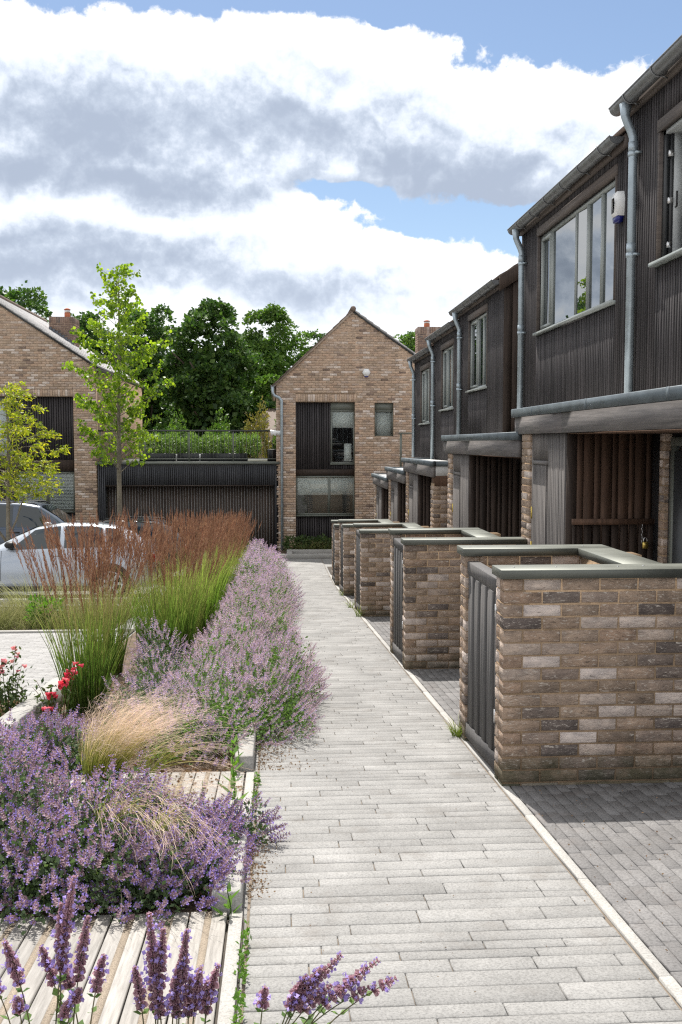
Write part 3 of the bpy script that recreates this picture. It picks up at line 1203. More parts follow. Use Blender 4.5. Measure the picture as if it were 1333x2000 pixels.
def terrace_house(label, y0, y1, lip, zb, win, lights, sash, pipe_y, pipe_end, near_end=False, tilt={}, group='dark timber houses in the terrace'):
    t = thing('terraced_house', label, 'house', (XF, (y0 + y1) / 2, gz(y0)), group)
    fb = lip - 0.085                                       # underside of the eaves board
    wy0, wy1, wz0, wz1 = win
    core = MB()
    xw = XF + 0.024
    zg = gz(y1) - 0.2
    # wall behind the slats, with the window opening left free
    core.box(xw, xw + 0.25, y0, wy0, zb, lip)
    core.box(xw, xw + 0.25, wy1, y1, zb, lip)
    core.box(xw, xw + 0.25, wy0, wy1, zb, wz0 - 0.002)
    core.box(xw, xw + 0.25, wy0, wy1, wz1 + 0.002, lip)
    core.box(xw + 0.25, 8.6, y0, y1, zg, lip)
    core.box(3.36, xw + 0.25, y0, y1, zg, zb)
    core.build('wall', M['dark_back'], t)
    lint = 0.10

    def zf(s):
        y = y1 - s - 0.017
        if wy0 - 0.035 < y < wy1 + 0.035:
            return [(zb, wz0 - 0.045), (wz1 + lint + 0.012, fb + 0.03)]
        return [(zb, fb + 0.03)]
    slat_row(t, (XF, y1, 0), (0, -1, 0), (-1, 0, 0), y1 - y0, zf, 0.052, 0.032, 0.024, M['dark_slat'])
    b = MB().box(XF - 0.012, XF + 0.022, wy0 - 0.05, wy1 + 0.05, wz1 + 0.004, wz1 + lint)
    b.build('lintel_board', M['eaves'], t)
    b = MB()
    b.box(XF - 0.006, XF + 0.11, wy0 - 0.035, wy0 - 0.002, wz0, wz1).box(XF - 0.006, XF + 0.11, wy1 + 0.002, wy1 + 0.035, wz0, wz1)
    b.build('jamb_board', M['eaves'], t)
    if lights is not None:
        w = window_unit(t, 'window', (XF + 0.035, wy1, wz0), (0, -1, 0), (-1, 0, 0), wy1 - wy0, wz1 - wz0, [wy1 - y for y in lights], 0.035, 0.035, sash=sash, tilt=tilt)
        MB().cbox(XF - 0.045, XF + 0.05, wy0 - 0.05, wy1 + 0.05, wz0 - 0.032, wz0 - 0.002, 0.004).build('sill', M['frame_terrace'], w)
    # eaves board, gutter, brackets
    MB().box(XF - 0.035, XF + 0.022, y0, y1, fb, lip + 0.02).build('eaves_board', M['eaves'], t)
    gx, r = XF - 0.105, 0.066
    g = half_gutter(gx, y0 + 0.02, y1 + 0.05, lip, r).build('gutter', M['gutter'], t, smooth=True)
    yy = y0 + 0.35
    while yy < y1:
        q = MB()
        q.tube([(gx + (r + .006) * math.cos(a), yy, lip + (r + .006) * math.sin(a)) for a in np.linspace(math.pi * 0.98, math.pi * 2.02, 9)], 0.007, 5)
        q.tube([(gx + r * 0.3, yy, lip - r * 0.95), (XF - 0.036, yy, lip - r * 1.25)], 0.006, 5)
        q.build('gutter_bracket', M['gutter'], g)
        yy += 0.62
    # downpipe with swan neck
    px = XF - 0.052
    P = [(gx - 0.02, pipe_y, lip - r * 0.8), (gx - 0.02, pipe_y, lip - 0.16), (gx + 0.004, pipe_y, lip - 0.215), (px - 0.018, pipe_y, lip - 0.28), (px, pipe_y, lip - 0.335), (px, pipe_y, lip - 0.42), (px, pipe_y, pipe_end)]
    R = [0.052, 0.037, 0.037, 0.037, 0.037, 0.037, 0.037]
    b = MB().tube(P, R, 14)
    for zz in (lip - 0.40, lip - 1.25):
        b.tube([(px, pipe_y, zz - 0.05), (px, pipe_y, zz + 0.03)], 0.041, 14)
    dp = b.build('downpipe', M['pipe'], t, smooth=True)
    for zz in (lip - 0.47, lip - 1.32):
        q = MB().tube([(px, pipe_y, zz - 0.02), (px, pipe_y, zz + 0.02)], 0.0435, 14)
        q.box(px - 0.004, px + 0.05, pipe_y - 0.085, pipe_y - 0.045, zz - 0.008, zz + 0.008)
        q.build('pipe_bracket', M['pipe'], dp)
    # roof: tiled slope rising away from the path, stepped in tile courses
    rf = MB()
    pitch = math.tan(math.radians(33))
    x0, zr = XF - 0.07, lip + 0.045
    cw = 0.19
    x = x0
    while x < 6.2:
        xa, xb = x, min(x + cw, 6.2)
        za, zb_ = zr + (xa - x0) * pitch, zr + (xb - x0) * pitch
        rf.prism([(xa, za - 0.02), (xb, zb_ - 0.02), (xb, zb_ + 0.004), (xa, za + 0.022)], 'y', y0 - 0.03, y1 + 0.03)
        x += cw
    # far slope
    zr2 = zr + (6.2 - x0) * pitch
    rf.prism([(6.2, zr2 - .02), (9.2, zr2 - 3 * pitch - .02), (9.2, zr2 - 3 * pitch + .01), (6.2, zr2 + .01)], 'y', y0 - .03, y1 + .03)
    rf.build('roof', M['tile_brown'], t)
    gb = MB()
    gb.prism([(xw, lip - .01), (8.6, lip - .01), (8.6, lip + .2), (6.2, zr2 - .05), (x0 + .1, zr + .03)], 'y', y0 + .001, y1 - .001)
    gb.build('roof_gable', M['dark_back'], t)
    if near_end:
        # boarded end wall facing down the street, with its barge board
        bz = lambda xx: lip + 0.02 + (xx - XF) * pitch - 0.13
        x = XF - 0.004
        i = 0
        while x < 4.6:
            q = MB()
            yf = y0 - 0.022 - (0.018 if i % 2 else 0.0)
            q.prism([(x, zb), (x + 0.112, zb), (x + 0.112, bz(x + .112)), (x, bz(x))], 'y', yf, y0 - 0.001)
            q.build('end_board', M['black_board'], t)
            x += 0.116
            i += 1
        q = MB()
        q.prism([(x0 - 0.01, zr - 0.21), (6.2, zr2 - 0.21), (6.2, zr2 - 0.01), (x0 - .01, zr - 0.01)], 'y', y0 - 0.062, y0 - 0.042)
        q.build('barge_board', M['black_board'], t)
    return t


# (label, near y, far y, gutter lip z, wall foot z, window (y0,y1,z0,z1), mullions, opening lights, downpipe y, pipe foot)
h1 = terrace_house("dark slatted house nearest the viewer, its window standing open", 5.6, 8.74, 2.93, 0.30, (6.3, 8.02, 1.47, 2.50), None, (), 8.50, 0.33)
terrace_house("dark slatted house with the wide five-light window and white alarm box", 8.745, 12.58, 2.69, 0.30, (9.08, 11.76, 1.31, 2.43), [9.57, 10.01, 10.40, 11.32], (0,), 12.36, 0.10, tilt={2: 0.010, 3: -0.003})
terrace_house("dark slatted house with boarded end wall and barge board, its window reflecting trees", 13.52, 16.87, 2.215, 0.05, (14.63, 16.0, 0.845, 1.95), [15.05, 15.45], (0,), 16.55, 0.02, True, {0: 0.008})
terrace_house("dark slatted house in the middle of the lower roofs, window above the third porch", 16.875, 19.62, 2.05, -0.35, (17.38, 18.65, 0.63, 1.735), [17.8, 18.2], (0,), 19.36, -0.31, False, {0: 0.008})
terrace_house("farthest dark slatted house at the low end of the terrace", 19.625, 22.32, 1.87, -0.35, (20.1, 21.35, 0.425, 1.54), [20.5, 20.9], (0,), 22.08, -0.31, False, {0: 0.006})

# open window of the nearest house: far jamb with its hinges, the pale reveal and the room behind
wy0, wy1, wz0, wz1 = 6.3, 8.02, 1.47, 2.50
jy = wy1 - 0.003
MB().box(XF + 0.024, XF + 0.06, jy - 0.05, jy, wz0, wz1).build('window_jamb', M['frame_dark'], h1)
MB().box(XF + 0.062, XF + 0.085, jy - 0.07, jy, wz0, wz1).build('casement_edge', M['frame_dark'], h1)
MB().box(XF + 0.088, XF + 0.165, jy - 0.075, jy, wz0 + 0.001, wz1).build('window_frame', M['frame_light'], h1)
MB().box(XF + 0.168, XF + 0.40, jy - 0.03, jy, wz0, wz1).build('reveal', M['blind'], h1)
MB().box(XF + 0.024, XF + 0.40, wy0, wy1, wz1 - 0.03, wz1).build('window_head', M['frame_light'], h1)
MB().box(XF + 0.05, XF + 0.40, wy0, wy1, wz0 - 0.002, wz0 + 0.02).build('window_board', M['white_plastic'], h1)
MB().box(XF + 0.22, XF + 0.25, 7.6, 7.96, wz0 + 0.35, wz1 - .05).build('curtain', M['blind'], h1)
MB().box(XF + 0.19, XF + 0.215, 7.72, 7.78, wz0 + .02, wz1 - .03).build('window_mullion', M['frame_light'], h1)
for zz in (0.10, 0.45, 0.82):
    MB().box(XF + 0.040, XF + 0.075, jy - 0.085, jy - 0.052, wz0 + zz, wz0 + zz + 0.045).build('hinge', M['steel'], h1)
MB().tube([(XF + .10, jy - .085, wz0 + .42), (XF + .10, jy - .11, wz0 + .42), (XF + .10, jy - .11, wz0 + .54)], .008, 6).build('handle', M['black_iron'], h1)
MB().cbox(XF - 0.06, XF + 0.075, wy0, wy1 + 0.06, wz0 - 0.034, wz0 - 0.003, 0.004).build('sill', M['frame_terrace'], h1)

# alarm box on the second house
al = MB()
ax, ay, az_ = XF - 0.002, 8.90, 2.10
prof = [(-0.085, 0.06), (-0.06, 0.14), (0.06, 0.14), (0.085, 0.06), (0.07, -0.075), (-0.07, -0.075)]
n = len(prof)
V = [(ax, ay + a, az_ + b) for a, b in prof] + [(ax - 0.062, ay + a * 0.96, az_ + b * 0.97) for a, b in prof] + [(ax - 0.082, ay + a * 0.55, az_ + b * 0.62) for a, b in prof]
F = []
for k in range(2):
    F += [(k * n + i, (k + 1) * n + i, (k + 1) * n + (i + 1) % n, k * n + (i + 1) % n) for i in range(n)]
F.append(tuple(range(2 * n, 3 * n)))
al.add(V, F)
t = thing('alarm_box', "white alarm box with blue foot beside the wide window", 'alarm box', (ax, ay, az_))
al.build('case', M['white_plastic'], t)
MB().prism([(ay - 0.066, az_ - 0.078), (ay + 0.066, az_ - 0.078), (ay + 0.045, az_ - 0.125), (ay - 0.045, az_ - 0.125)], 'x', ax - 0.062, ax - 0.002).build('lens', M['blue_plastic'], t)


# ------------------------------------------------------------------ porches under the upper floors
XP = 2.55


def porch(label, yn, yf, zt, board_mat, deep=False, end_wall=False):
    t = thing('entrance_porch', label, 'porch', (XP, (yn + yf) / 2, gz(yf)), 'timber porches along the terrace')
    zf_ = zt - 0.265
    zg = gz(yf) - 0.15
    x1 = 5.4 if deep else 3.2
    MB().box(XP + 0.03, x1, yn + 0.02, yf - 0.01, zt - 0.24, zt - 0.03).build('roof', M['membrane'], t)
    f = MB()
    f.cbox(XP - 0.062, XP + 0.03, yn, yf, zt - 0.085, zt, 0.006)
    f.box(XP + 0.032, x1, yn, yn + 0.022, zt - 0.086, zt - 0.002).box(XP + 0.032, x1, yf - 0.022, yf, zt - 0.086, zt - 0.002)
    yj = yn + 1.6
    while yj < yf - 0.5:
        f.box(XP - 0.0645, XP - 0.061, yj, yj + 0.05, zt - 0.086, zt + 0.001)
        yj += 1.7
    f.build('flashing', M['zinc'], t)
    ym = yf - 0.02
    ends = [yn + 0.02, yf - 1.75, yf - 0.02] if yf - yn > 3 else [yn + 0.02, yf - .02]
    for a, b in zip(ends[:-1], ends[1:]):
        MB().cbox(XP - 0.025, XP + 0.03, a + 0.001, b - 0.001, zf_, zt - 0.087, 0.002).build('fascia_board', M['fascia'], t)
    # pier (brick, seen end-on from the path)
    p1 = yf - 0.24
    p0 = p1 - 0.33
    n = int((zf_ - zg) / 0.075)
    MB().box(XP + 0.006, XP + 0.5, p0 + .004, p1 - .004, zg, zf_ - .001).build('mortar', M['mortar'], t)
    B = Bricks(t, M['brick'], 300)
    Mp = frame((XP, p1, zf_ - n * 0.075), (0, -1, 0), (-1, 0, 0))
    for j in range(n):
        a = 0.215 if j % 2 else 0.1
        B.put(Mp, 0.0, j * .075 + .005, a, 0.09, 0.065)
        B.put(Mp, a + 0.009, j * .075 + .005, 0.33 - a - 0.009, 0.09, 0.065)
    # store cupboard: slatted front with a door, boarded side
    c1, c0 = p0 - 0.004, yf - 1.74
    MB().box(XP + 0.05, 3.36, c0 + 0.03, c1, zg, zf_ - .002).build('cupboard_wall', M['dark_back'], t)
    d1, d0 = c1 - 0.06, c1 - 0.56
    dz = zf_ - 0.30
    slat_row(t, (XP + 0.022, c1, 0), (0, -1, 0), (-1, 0, 0), c1 - c0, lambda s: [(dz + 0.04, zf_ - .002)] if d0 - .02 < c1 - s - .015 < d1 + .02 else [(zg, zf_ - .002)], 0.046, 0.031, 0.026, M['grey_slat'])
    dr = MB().box(XP + 0.022, XP + 0.046, d0, d1, zg, dz).build('door', M['grey_slat'], t)
    for i in range(10):
        a = d0 + 0.01 + i * 0.048
        MB().box(XP + 0.012, XP + 0.0215, a, a + 0.034, zg, dz - 0.01).build('slat', M['grey_slat'], dr)
    MB().box(XP + 0.008, XP + 0.047, d0 - 0.02, d1 + 0.01, dz + 0.002, dz + 0.038).build('door_head', M['fascia'], t)
    for zz in (dz - 0.55, dz - 0.9):
        MB().box(XP + 0.004, XP + 0.02, d1 + 0.004, d1 + 0.022, zz, zz + 0.12).build('hinge', M['brass'], dr)
    # rough side boards facing down the street
    MB().box(XP + 0.03, XP + 0.12, c0 - 0.012, c0 + 0.0, zg, zf_ - 0.003).build('corner_post', M['black_board'], t)
    x = XP + 0.122
    i = 0
    while x < 3.37:
        w = (0.098 if i % 2 else 0.055) + rnd.uniform(-0.006, 0.006)
        pr = 0.0 if i % 2 else 0.003
        MB().box(x + 0.0025, x + w - 0.0025, c0 - 0.004 - pr - .012, c0 + 0.028, zg, zf_ - .004).build('side_board', board_mat, t)
        x += w
        i += 1
    # recessed entrance: back wall, door
    MB().box(3.362, 3.42, yn, c0 + 0.02, zg, zf_ - 0.001).build('back_wall', M['dark_back'], t)
    MB().box(XP + .03, 3.36, yn + .02, c0 - .03, zf_ - .012, zf_ - .003).build('soffit', M['brown_board'], t)
    dd = MB().box(3.335, 3.36, c0 - 1.0, c0 - 0.08, zg, zf_ - 0.16).build('front_door', M['frame_dark'], t)
    MB().tube([(3.32, c0 - 0.94, zf_ - 1.3), (3.32, c0 - .94, zf_ - 1.0)], 0.012, 6).build('handle', M['steel'], dd)
    if end_wall:
        # brick end wall facing down the street under a brown lintel
        ye = yn + 0.03
        MB().box(XP + .006, 3.75, ye + .006, ye + .32, zg, zf_ - .1).build('mortar', M['mortar'], t)
        nn = int((zf_ - 0.14 - zg) / 0.075)
        M1 = frame((XP, ye, zf_ - 0.14 - nn * .075), (1, 0, 0), (0, -1, 0))
        B.wall(M1, 1.15, nn, d=0.09, end0=True)
        M2 = frame((XP, ye + 0.33, zf_ - 0.14 - nn * .075), (0, -1, 0), (-1, 0, 0))
        for j in range(nn):
            a = 0.12 if j % 2 else 0.225
            B.put(M2, 0.0, j * .075 + .005, a, 0.08, 0.065)
            B.put(M2, a + .008, j * .075 + .005, 0.33 - a - .008 - 0.09, 0.08, 0.065)
        MB().box(XP + 0.012, 3.75, ye - 0.006, ye + .3, zf_ - 0.14, zt - 0.088).build('lintel', M['brown_board'], t)
    B.finish()
    return t


p1_ = porch("broad timber porch nearest the viewer, brown boarded recess with a padlocked gate", 4.6, 10.47, 0.36, M['brown_board'])
porch("timber porch between the nearest porch and the gap in the upper floor", 10.30, 14.96, 0.12, M['black_board'])
porch("third timber porch, its brick end wall showing under a brown lintel", 16.0, 19.78, -0.285, M['black_board'], False, True)
porch("fourth timber porch, a pale sunlit roof edge before the gabled house", 19.66, 22.81, -0.535, M['black_board'], True)
porch("farthest and lowest timber porch at the end of the terrace", 22.70, 26.08, -0.785, M['black_board'], True)

# brick jamb and glazed door beside the recess in the nearest porch
jb = MB().box(3.30, 3.40, 8.28, 8.40, -2.4, 0.09)
B = Bricks(p1_, M['brick'])
Mj = frame((3.298, 8.40, -2.38), (0, -1, 0), (-1, 0, 0))
jb.build('mortar', M['mortar'], p1_)
for j in range(33):
    B.put(Mj, 0, j * .075, 0.12, 0.05, 0.065)
    B.put(frame((3.298, 8.279, -2.38), (1, 0, 0), (0, -1, 0)), 0.0, j * .075, 0.1, .05, .065)
B.finish()
gd = window_unit(p1_, 'glazed_door', (3.33, 8.24, -2.05), (0, -1, 0), (-1, 0, 0), 1.9, 2.1, [0.95], 0.07, 0.09, fmat=M['frame'], gmat=M['glass'], depth=0.05)

# padlocked low gate inside the nearest porch
t = thing('padlocked_gate', "dark boarded low gate in the porch recess, chained with a brass padlock", 'gate', (2.98, 8.60, gz(8.6)))
MB().box(2.60, 3.36, 8.575, 8.615, -0.715, -0.665).build('rail', M['brown_board'], t)
for i in range(9):
    a = 2.63 + i * 0.082
    MB().box(a, a + 0.062, 8.60, 8.622, -2.15, -0.717).build('board', M['black_board'], t)
MB().box(2.605, 2.63, 8.585, 8.60, -2.2, -0.72).build('post', M['black_board'], t)
MB().tube([(2.607, 8.57, -1.4), (2.607, 8.57, -1.08)], 0.006, 6).build('bolt', M['steel'], t)
ch = MB()
for i in range(6):
    z = -0.725 - i * 0.028
    ch.tube([(3.222 + 0.007 * math.cos(a) * (1 if i % 2 else .3), 8.567 + 0.007 * math.cos(a) * (.3 if i % 2 else 1), z + 0.016 * math.sin(a)) for a in np.linspace(0, 2 * math.pi, 9)], 0.0028, 5)
ch.build('chain', M['steel'], t)
t = thing('padlock', "brass padlock with steel shackle hanging from the chained gate", 'padlock', (3.245, 8.55, -0.86))
MB().cbox(3.222, 3.272, 8.545, 8.565, -0.925, -0.868, 0.004).build('body', M['brass'], t)
MB().tube([(3.247 + 0.017 * math.cos(a), 8.555, -0.862 + 0.034 * max(math.sin(a), -0.2)) for a in np.linspace(-0.15, math.pi + 0.15, 11)], 0.0045, 6).build('shackle', M['steel'], t)


# ------------------------------------------------------------------ gabled brick houses at the end of the street
YG = 30.8


def gable_house(label, xl, xr, apex, zeL, zeR, zbase, openings, depth, soldier=(), roof_l=None, roof_r=None, mat_roof_r=None, brick_group='brick houses closing the street'):
    t = thing('gabled_house', label, 'house', ((xl + xr) / 2, YG, zbase), brick_group)
    ax, azt = apex

    def top(x):
        if x <= ax: return zeL + (azt - zeL) * (x - xl) / (ax - xl)
        return zeR + (azt - zeR) * (xr - x) / (xr - ax)
    core = MB()
    xs = sorted({xl, xr, *[o[0] for o in openings], *[o[1] for o in openings]})
    for a, b in zip(xs[:-1], xs[1:]):
        z = zbase - 0.3
        for o in sorted([o for o in openings if o[0] <= a + 1e-6 and o[1] >= b - 1e-6], key=lambda o: o[2]):
            if o[2] > z + 0.01:
                core.box(a, b, YG + 0.007, YG + 0.22, z, o[2])
            z = o[3]
        pl = [(a, z), (b, z), (b, top(b))] + ([(ax, azt)] if a < ax < b else []) + [(a, top(a))]
        core.prism(pl, 'y', YG + 0.007, YG + 0.22)
    core.build('mortar', M['mortar_far'], t)
    body = MB()
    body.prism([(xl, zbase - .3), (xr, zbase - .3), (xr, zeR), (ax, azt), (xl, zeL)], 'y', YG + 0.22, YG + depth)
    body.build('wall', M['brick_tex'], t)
    B = Bricks(t, M['brick_far'], 300)
    blocks = list(openings) + [(s[0], s[1], s[2], s[3]) for s in soldier]

    def clip(a, b, z0, z1):
        a0, b0 = a + xl, b + xl
        z0, z1 = z0 + zbase - 0.1, z1 + zbase - 0.1
        zt = z1 - 0.012
        # gable slopes
        if zt > zeL:
            a0 = max(a0, xl + (zt - zeL) / (azt - zeL) * (ax - xl))
        if zt > zeR:
            b0 = min(b0, xr - (zt - zeR) / (azt - zeR) * (xr - ax))
        seg = [(a0, b0)] if b0 > a0 else []
        for o in blocks:
            if z0 < o[3] - 0.02 and z1 > o[2] + 0.02:
                ns = []
                for (p, q) in seg:
                    if q <= o[0] or p >= o[1]:
                        ns.append((p, q))
                    else:
                        if p < o[0]: ns.append((p, o[0]))
                        if q > o[1]: ns.append((o[1], q))
                seg = ns
        return [(p - xl, q - xl) for p, q in seg]
    n = int((azt - zbase) / 0.075) + 2
    M0 = frame((xl, YG, zbase - 0.1), (1, 0, 0), (0, -1, 0))
    B.wall(M0, xr - xl, n, d=0.03, clip=clip, off=0.03)
    for (a, b, z0, z1) in soldier:
        x = a
        while x < b - 0.03:
            B.put(frame((x, YG, z0), (1, 0, 0), (0, -1, 0)), 0.004, 0.004, min(0.067, b - x - .006), 0.03, z1 - z0 - 0.008)
            x += 0.075
    B.finish()
    # roof slopes with projecting verge, in stepped slate courses
    for side, (xe, ze, mt) in enumerate(((xl, zeL, M['tile_brown']), (xr, zeR, mat_roof_r or M['slate']))):
        sgn = -1 if side == 0 else 1
        ov = 0.12
        sl = (azt - ze) / abs(ax - xe)
        xo, zo = xe + sgn * ov, ze - sl * ov
        rf = MB()
        L = abs(ax - xo)
        nc = int(L / 0.2)
        for i in range(nc):
            f0, f1 = i / nc, (i + 1) / nc
            xa, xb = xo + (ax - xo) * f0, xo + (ax - xo) * f1
            za, zb = zo + (azt - zo) * f0, zo + (azt - zo) * f1
            rf.prism([(xa, za + 0.01), (xb, zb + 0.01), (xb, zb + 0.05), (xa, za + 0.068)], 'y', YG - 0.07, YG + depth + 0.1)
        r = rf.build('roof', mt, t)
        vb = MB()
        vb.prism([(xo, zo - 0.055), (ax, azt - 0.055), (ax, azt + 0.012), (xo, zo + 0.012)], 'y', YG - 0.05, YG - 0.003)
        vb.build('verge', M['verge_l'] if side == 0 else M['frame_dark'], r)
    rc = MB()
    rc.tube([(ax, YG - 0.08, azt + 0.05), (ax, YG + depth + .1, azt + 0.05)], 0.09, 8)
    rc.build('ridge', M['tile_brown'], t)
    return t, top


M['gap_light'] = mat_simple('pale_light_between_slats', (0.26, 0.25, 0.245), 0.9, 0, 0.2, 0.15, 3)
M['verge_l'] = mat_simple("pale_mortar_verge", (0.36, 0.29, 0.23), 0.9, 0, 0.2, 0.2, 10)


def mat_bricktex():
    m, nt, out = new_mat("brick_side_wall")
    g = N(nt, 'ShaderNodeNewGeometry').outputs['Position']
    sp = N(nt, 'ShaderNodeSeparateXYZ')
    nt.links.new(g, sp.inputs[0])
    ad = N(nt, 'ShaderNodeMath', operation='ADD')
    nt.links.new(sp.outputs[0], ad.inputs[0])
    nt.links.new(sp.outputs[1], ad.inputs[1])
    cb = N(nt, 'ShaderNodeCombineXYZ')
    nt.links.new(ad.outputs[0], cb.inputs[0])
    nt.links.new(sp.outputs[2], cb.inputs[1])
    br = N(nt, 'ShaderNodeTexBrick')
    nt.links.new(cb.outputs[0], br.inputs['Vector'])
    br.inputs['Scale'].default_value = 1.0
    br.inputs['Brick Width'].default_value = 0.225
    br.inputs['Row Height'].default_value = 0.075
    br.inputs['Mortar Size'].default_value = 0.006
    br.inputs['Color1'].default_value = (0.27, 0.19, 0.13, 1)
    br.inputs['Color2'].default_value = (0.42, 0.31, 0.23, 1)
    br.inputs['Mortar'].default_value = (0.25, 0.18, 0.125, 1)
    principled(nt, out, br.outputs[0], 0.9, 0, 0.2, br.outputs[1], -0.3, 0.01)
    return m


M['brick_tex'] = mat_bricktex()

# ---- middle house
mid, mtop = gable_house("tall brick gable at the end of the path, white hexagonal alarm on its wall", 0.0, 5.57, (2.37, 4.06), 1.83, 1.83, -3.3,
                        [(0.60, 2.43, -3.6, 1.27), (3.04, 3.63, 0.22, 1.25)], 11.0, [(0.60, 2.50, 1.285, 1.51)])
yb = YG + 0.10
MB().box(0.60, 2.43, yb + 0.02, yb + 0.10, -3.4, 1.27).build('recess_back', M['dark_back'], mid)


def zmid(s):
    x = 0.60 + s + 0.02
    r = [(-3.35, -2.27)]
    if x < 1.66: r.append((-0.80, 1.262))
    else: r.append((-0.80, -0.66))
    return r


slat_row(mid, (0.61, yb, 0), (1, 0, 0), (0, -1, 0), 1.83, zmid, 0.073, 0.05, 0.022, M['dark_slat'])
MB().box(0.605, 2.425, yb - 0.02, yb + 0.018, -1.0, -0.805).build('band_board', M['black_board'], mid)
MB().box(1.685, 2.425, yb - 0.015, yb + 0.018, 1.03, 1.262).build('window_head', M['frame'], mid)
w = window_unit(mid, 'window', (1.685, yb - 0.02, -0.62), (1, 0, 0), (0, -1, 0), 0.74, 1.645, [], 0.045, fmat=M['frame'], gmat=M['glass_clear'])
MB().box(1.73, 2.38, yb + 0.007, yb + 0.010, 0.48, 1.0).build('blind', M['blind'], w)
MB().box(1.73, 2.38, yb + 0.013, yb + 0.017, -0.57, 0.478).build('room_wall', M['dark_back'], w)
MB().box(2.10, 2.33, yb + 0.008, yb + 0.012, -0.55, 0.0).build('pinboard', M['blind'], w)
MB().cbox(1.66, 2.44, yb - 0.06, yb + 0.02, -0.66, -0.622, 0.004).build('sill', M['frame'], w)
w = window_unit(mid, 'window', (0.605, yb - 0.02, -2.22), (1, 0, 0), (0, -1, 0), 1.82, 1.21, [1.03], 0.05, 0.08, fmat=M['frame'], gmat=M['glass_clear'])
MB().box(0.65, 2.39, yb + .008, yb + .012, -1.60, -1.06).build('blind', M['blind'], w)  # pale sheet in place of bright sky reflected in the upper panes
MB().box(0.65, 2.39, yb + .013, yb + .017, -2.17, -1.602).build('room_wall', M['interior'], w)
MB().cbox(0.605, 2.425, yb - 0.07, yb + 0.02, -2.262, -2.222, 0.004).build('sill', M['frame'], w)
MB().box(3.045, 3.625, YG + 0.055, YG + 0.10, 1.02, 1.248).build('window_head', M['frame'], mid)
w = window_unit(mid, 'window', (3.045, YG + 0.05, 0.225), (1, 0, 0), (0, -1, 0), 0.58, 0.795, [], 0.045, fmat=M['frame'], gmat=M['glass_clear'])
MB().box(3.09, 3.58, YG + 0.125, YG + 0.13, 0.27, 0.98).build('blind', M['blind'], w)
MB().box(3.04, 3.63, YG + 0.15, YG + 0.2, 0.2, 1.25).build('reveal', M['dark_back'], w)
# its gutter end and downpipe
gp = half_gutter(-0.10, YG - 0.06, YG + 10, 1.78, 0.065).build('gutter', M['gutter'], mid)
dp = MB().tube([(-0.10, YG - 0.05, 1.73), (-0.10, YG - 0.05, 1.55), (-0.04, YG - 0.055, 1.46), (0.10, YG - 0.06, 1.40), (0.17, YG - 0.06, 1.30), (0.17, YG - 0.06, 1.1), (0.17, YG - 0.06, -3.3)], 0.045, 10)
dp.build('downpipe', M['pipe'], mid, smooth=True)

t = thing('alarm_box', "white hexagonal alarm box high on the brick gable", 'alarm box', (2.78, YG, 2.17))
hx = [(2.78 + 0.125 * math.cos(math.radians(60 * i)), 2.18 + 0.125 * math.sin(math.radians(60 * i))) for i in range(6)]
MB().prism(hx, 'y', YG - 0.07, YG - 0.004).build('case', M['white_plastic'], t)
MB().prism([(2.715, 2.071), (2.845, 2.071), (2.82, 2.03), (2.74, 2.03)], 'y', YG - 0.065, YG - 0.004).build('lens', M['blue_plastic'], t)


def chimney(parent, x0, x1, y0, y1, z0, z1, pot):
    c = MB().box(x0 + .006, x1 - .006, y0 + .006, y1 - .006, z0, z1 - .003).build('chimney', M['mortar_far'], parent)
    B = Bricks(c, M['brick_chim'], 300)
    n = int((z1 - 0.22 - z0) / 0.075)
    zz = z1 - 0.22 - n * 0.075
    for Mx, ln in ((frame((x0, y0, zz), (1, 0, 0), (0, -1, 0)), x1 - x0), (frame((x0, y1, zz), (0, -1, 0), (-1, 0, 0)), y1 - y0),
                   (frame((x1, y0, zz), (0, 1, 0), (1, 0, 0)), y1 - y0)):
        B.wall(Mx, ln, n, d=0.05, off=0.05)
        x = 0.0
        while x < ln - 0.03:
            B.put(Mx, x + .004, n * .075 + .004, 0.067, 0.05, 0.212)
            x += 0.075
    B.finish()
    px, pr, ph = pot
    py = (y0 + y1) / 2
    MB().tube([(px, py, z1), (px, py, z1 + ph * 0.55)], pr, 12).build('pot', M['terracotta'], c)
    MB().tube([(px, py, z1 + ph * 0.55), (px, py, z1 + ph * 0.82)], [pr * 0.95, pr * .95], 12).build('cowl_band', M['steel'], c)
    MB().tube([(px, py, z1 + ph * 0.82), (px, py, z1 + ph * 0.88), (px, py, z1 + ph)], [pr * 1.15, pr * 1.15, pr * 0.3], 12).build('cowl', M['terracotta'], c)
    return c


M['brick_chim'] = mat_brick("brick_chimney", (0.22, 0.155, 0.125), (0.09, 0.075, 0.07), (0.45, 0.37, 0.33), 0.12, 0.10, 0.2, False)
chimney(mid, 4.78, 5.62, 33.6, 34.3, 1.7, 3.92, (5.13, 0.1, 0.26))

# ---- left house
left, ltop = gable_house("brick house at the left edge, bright slate roof and brick chimney", -13.1, -5.46, (-9.3, 4.87), 2.37, 2.35, -3.36,
                         [(-9.3, -6.14, -3.6, 1.415)], 10.5, [(-9.3, -6.11, 1.425, 1.63)])
MB().box(-9.3, -6.14, yb + .02, yb + .1, -3.5, 1.41).build('recess_back', M['dark_back'], left)


def zleft(s):
    x = -9.29 + s + .02
    r = []
    if x > -8.0: r.append((-0.50, 1.40))
    if x < -7.92: r.append((-3.3, -0.86))
    else: r.append((-3.3, -2.12))
    return r


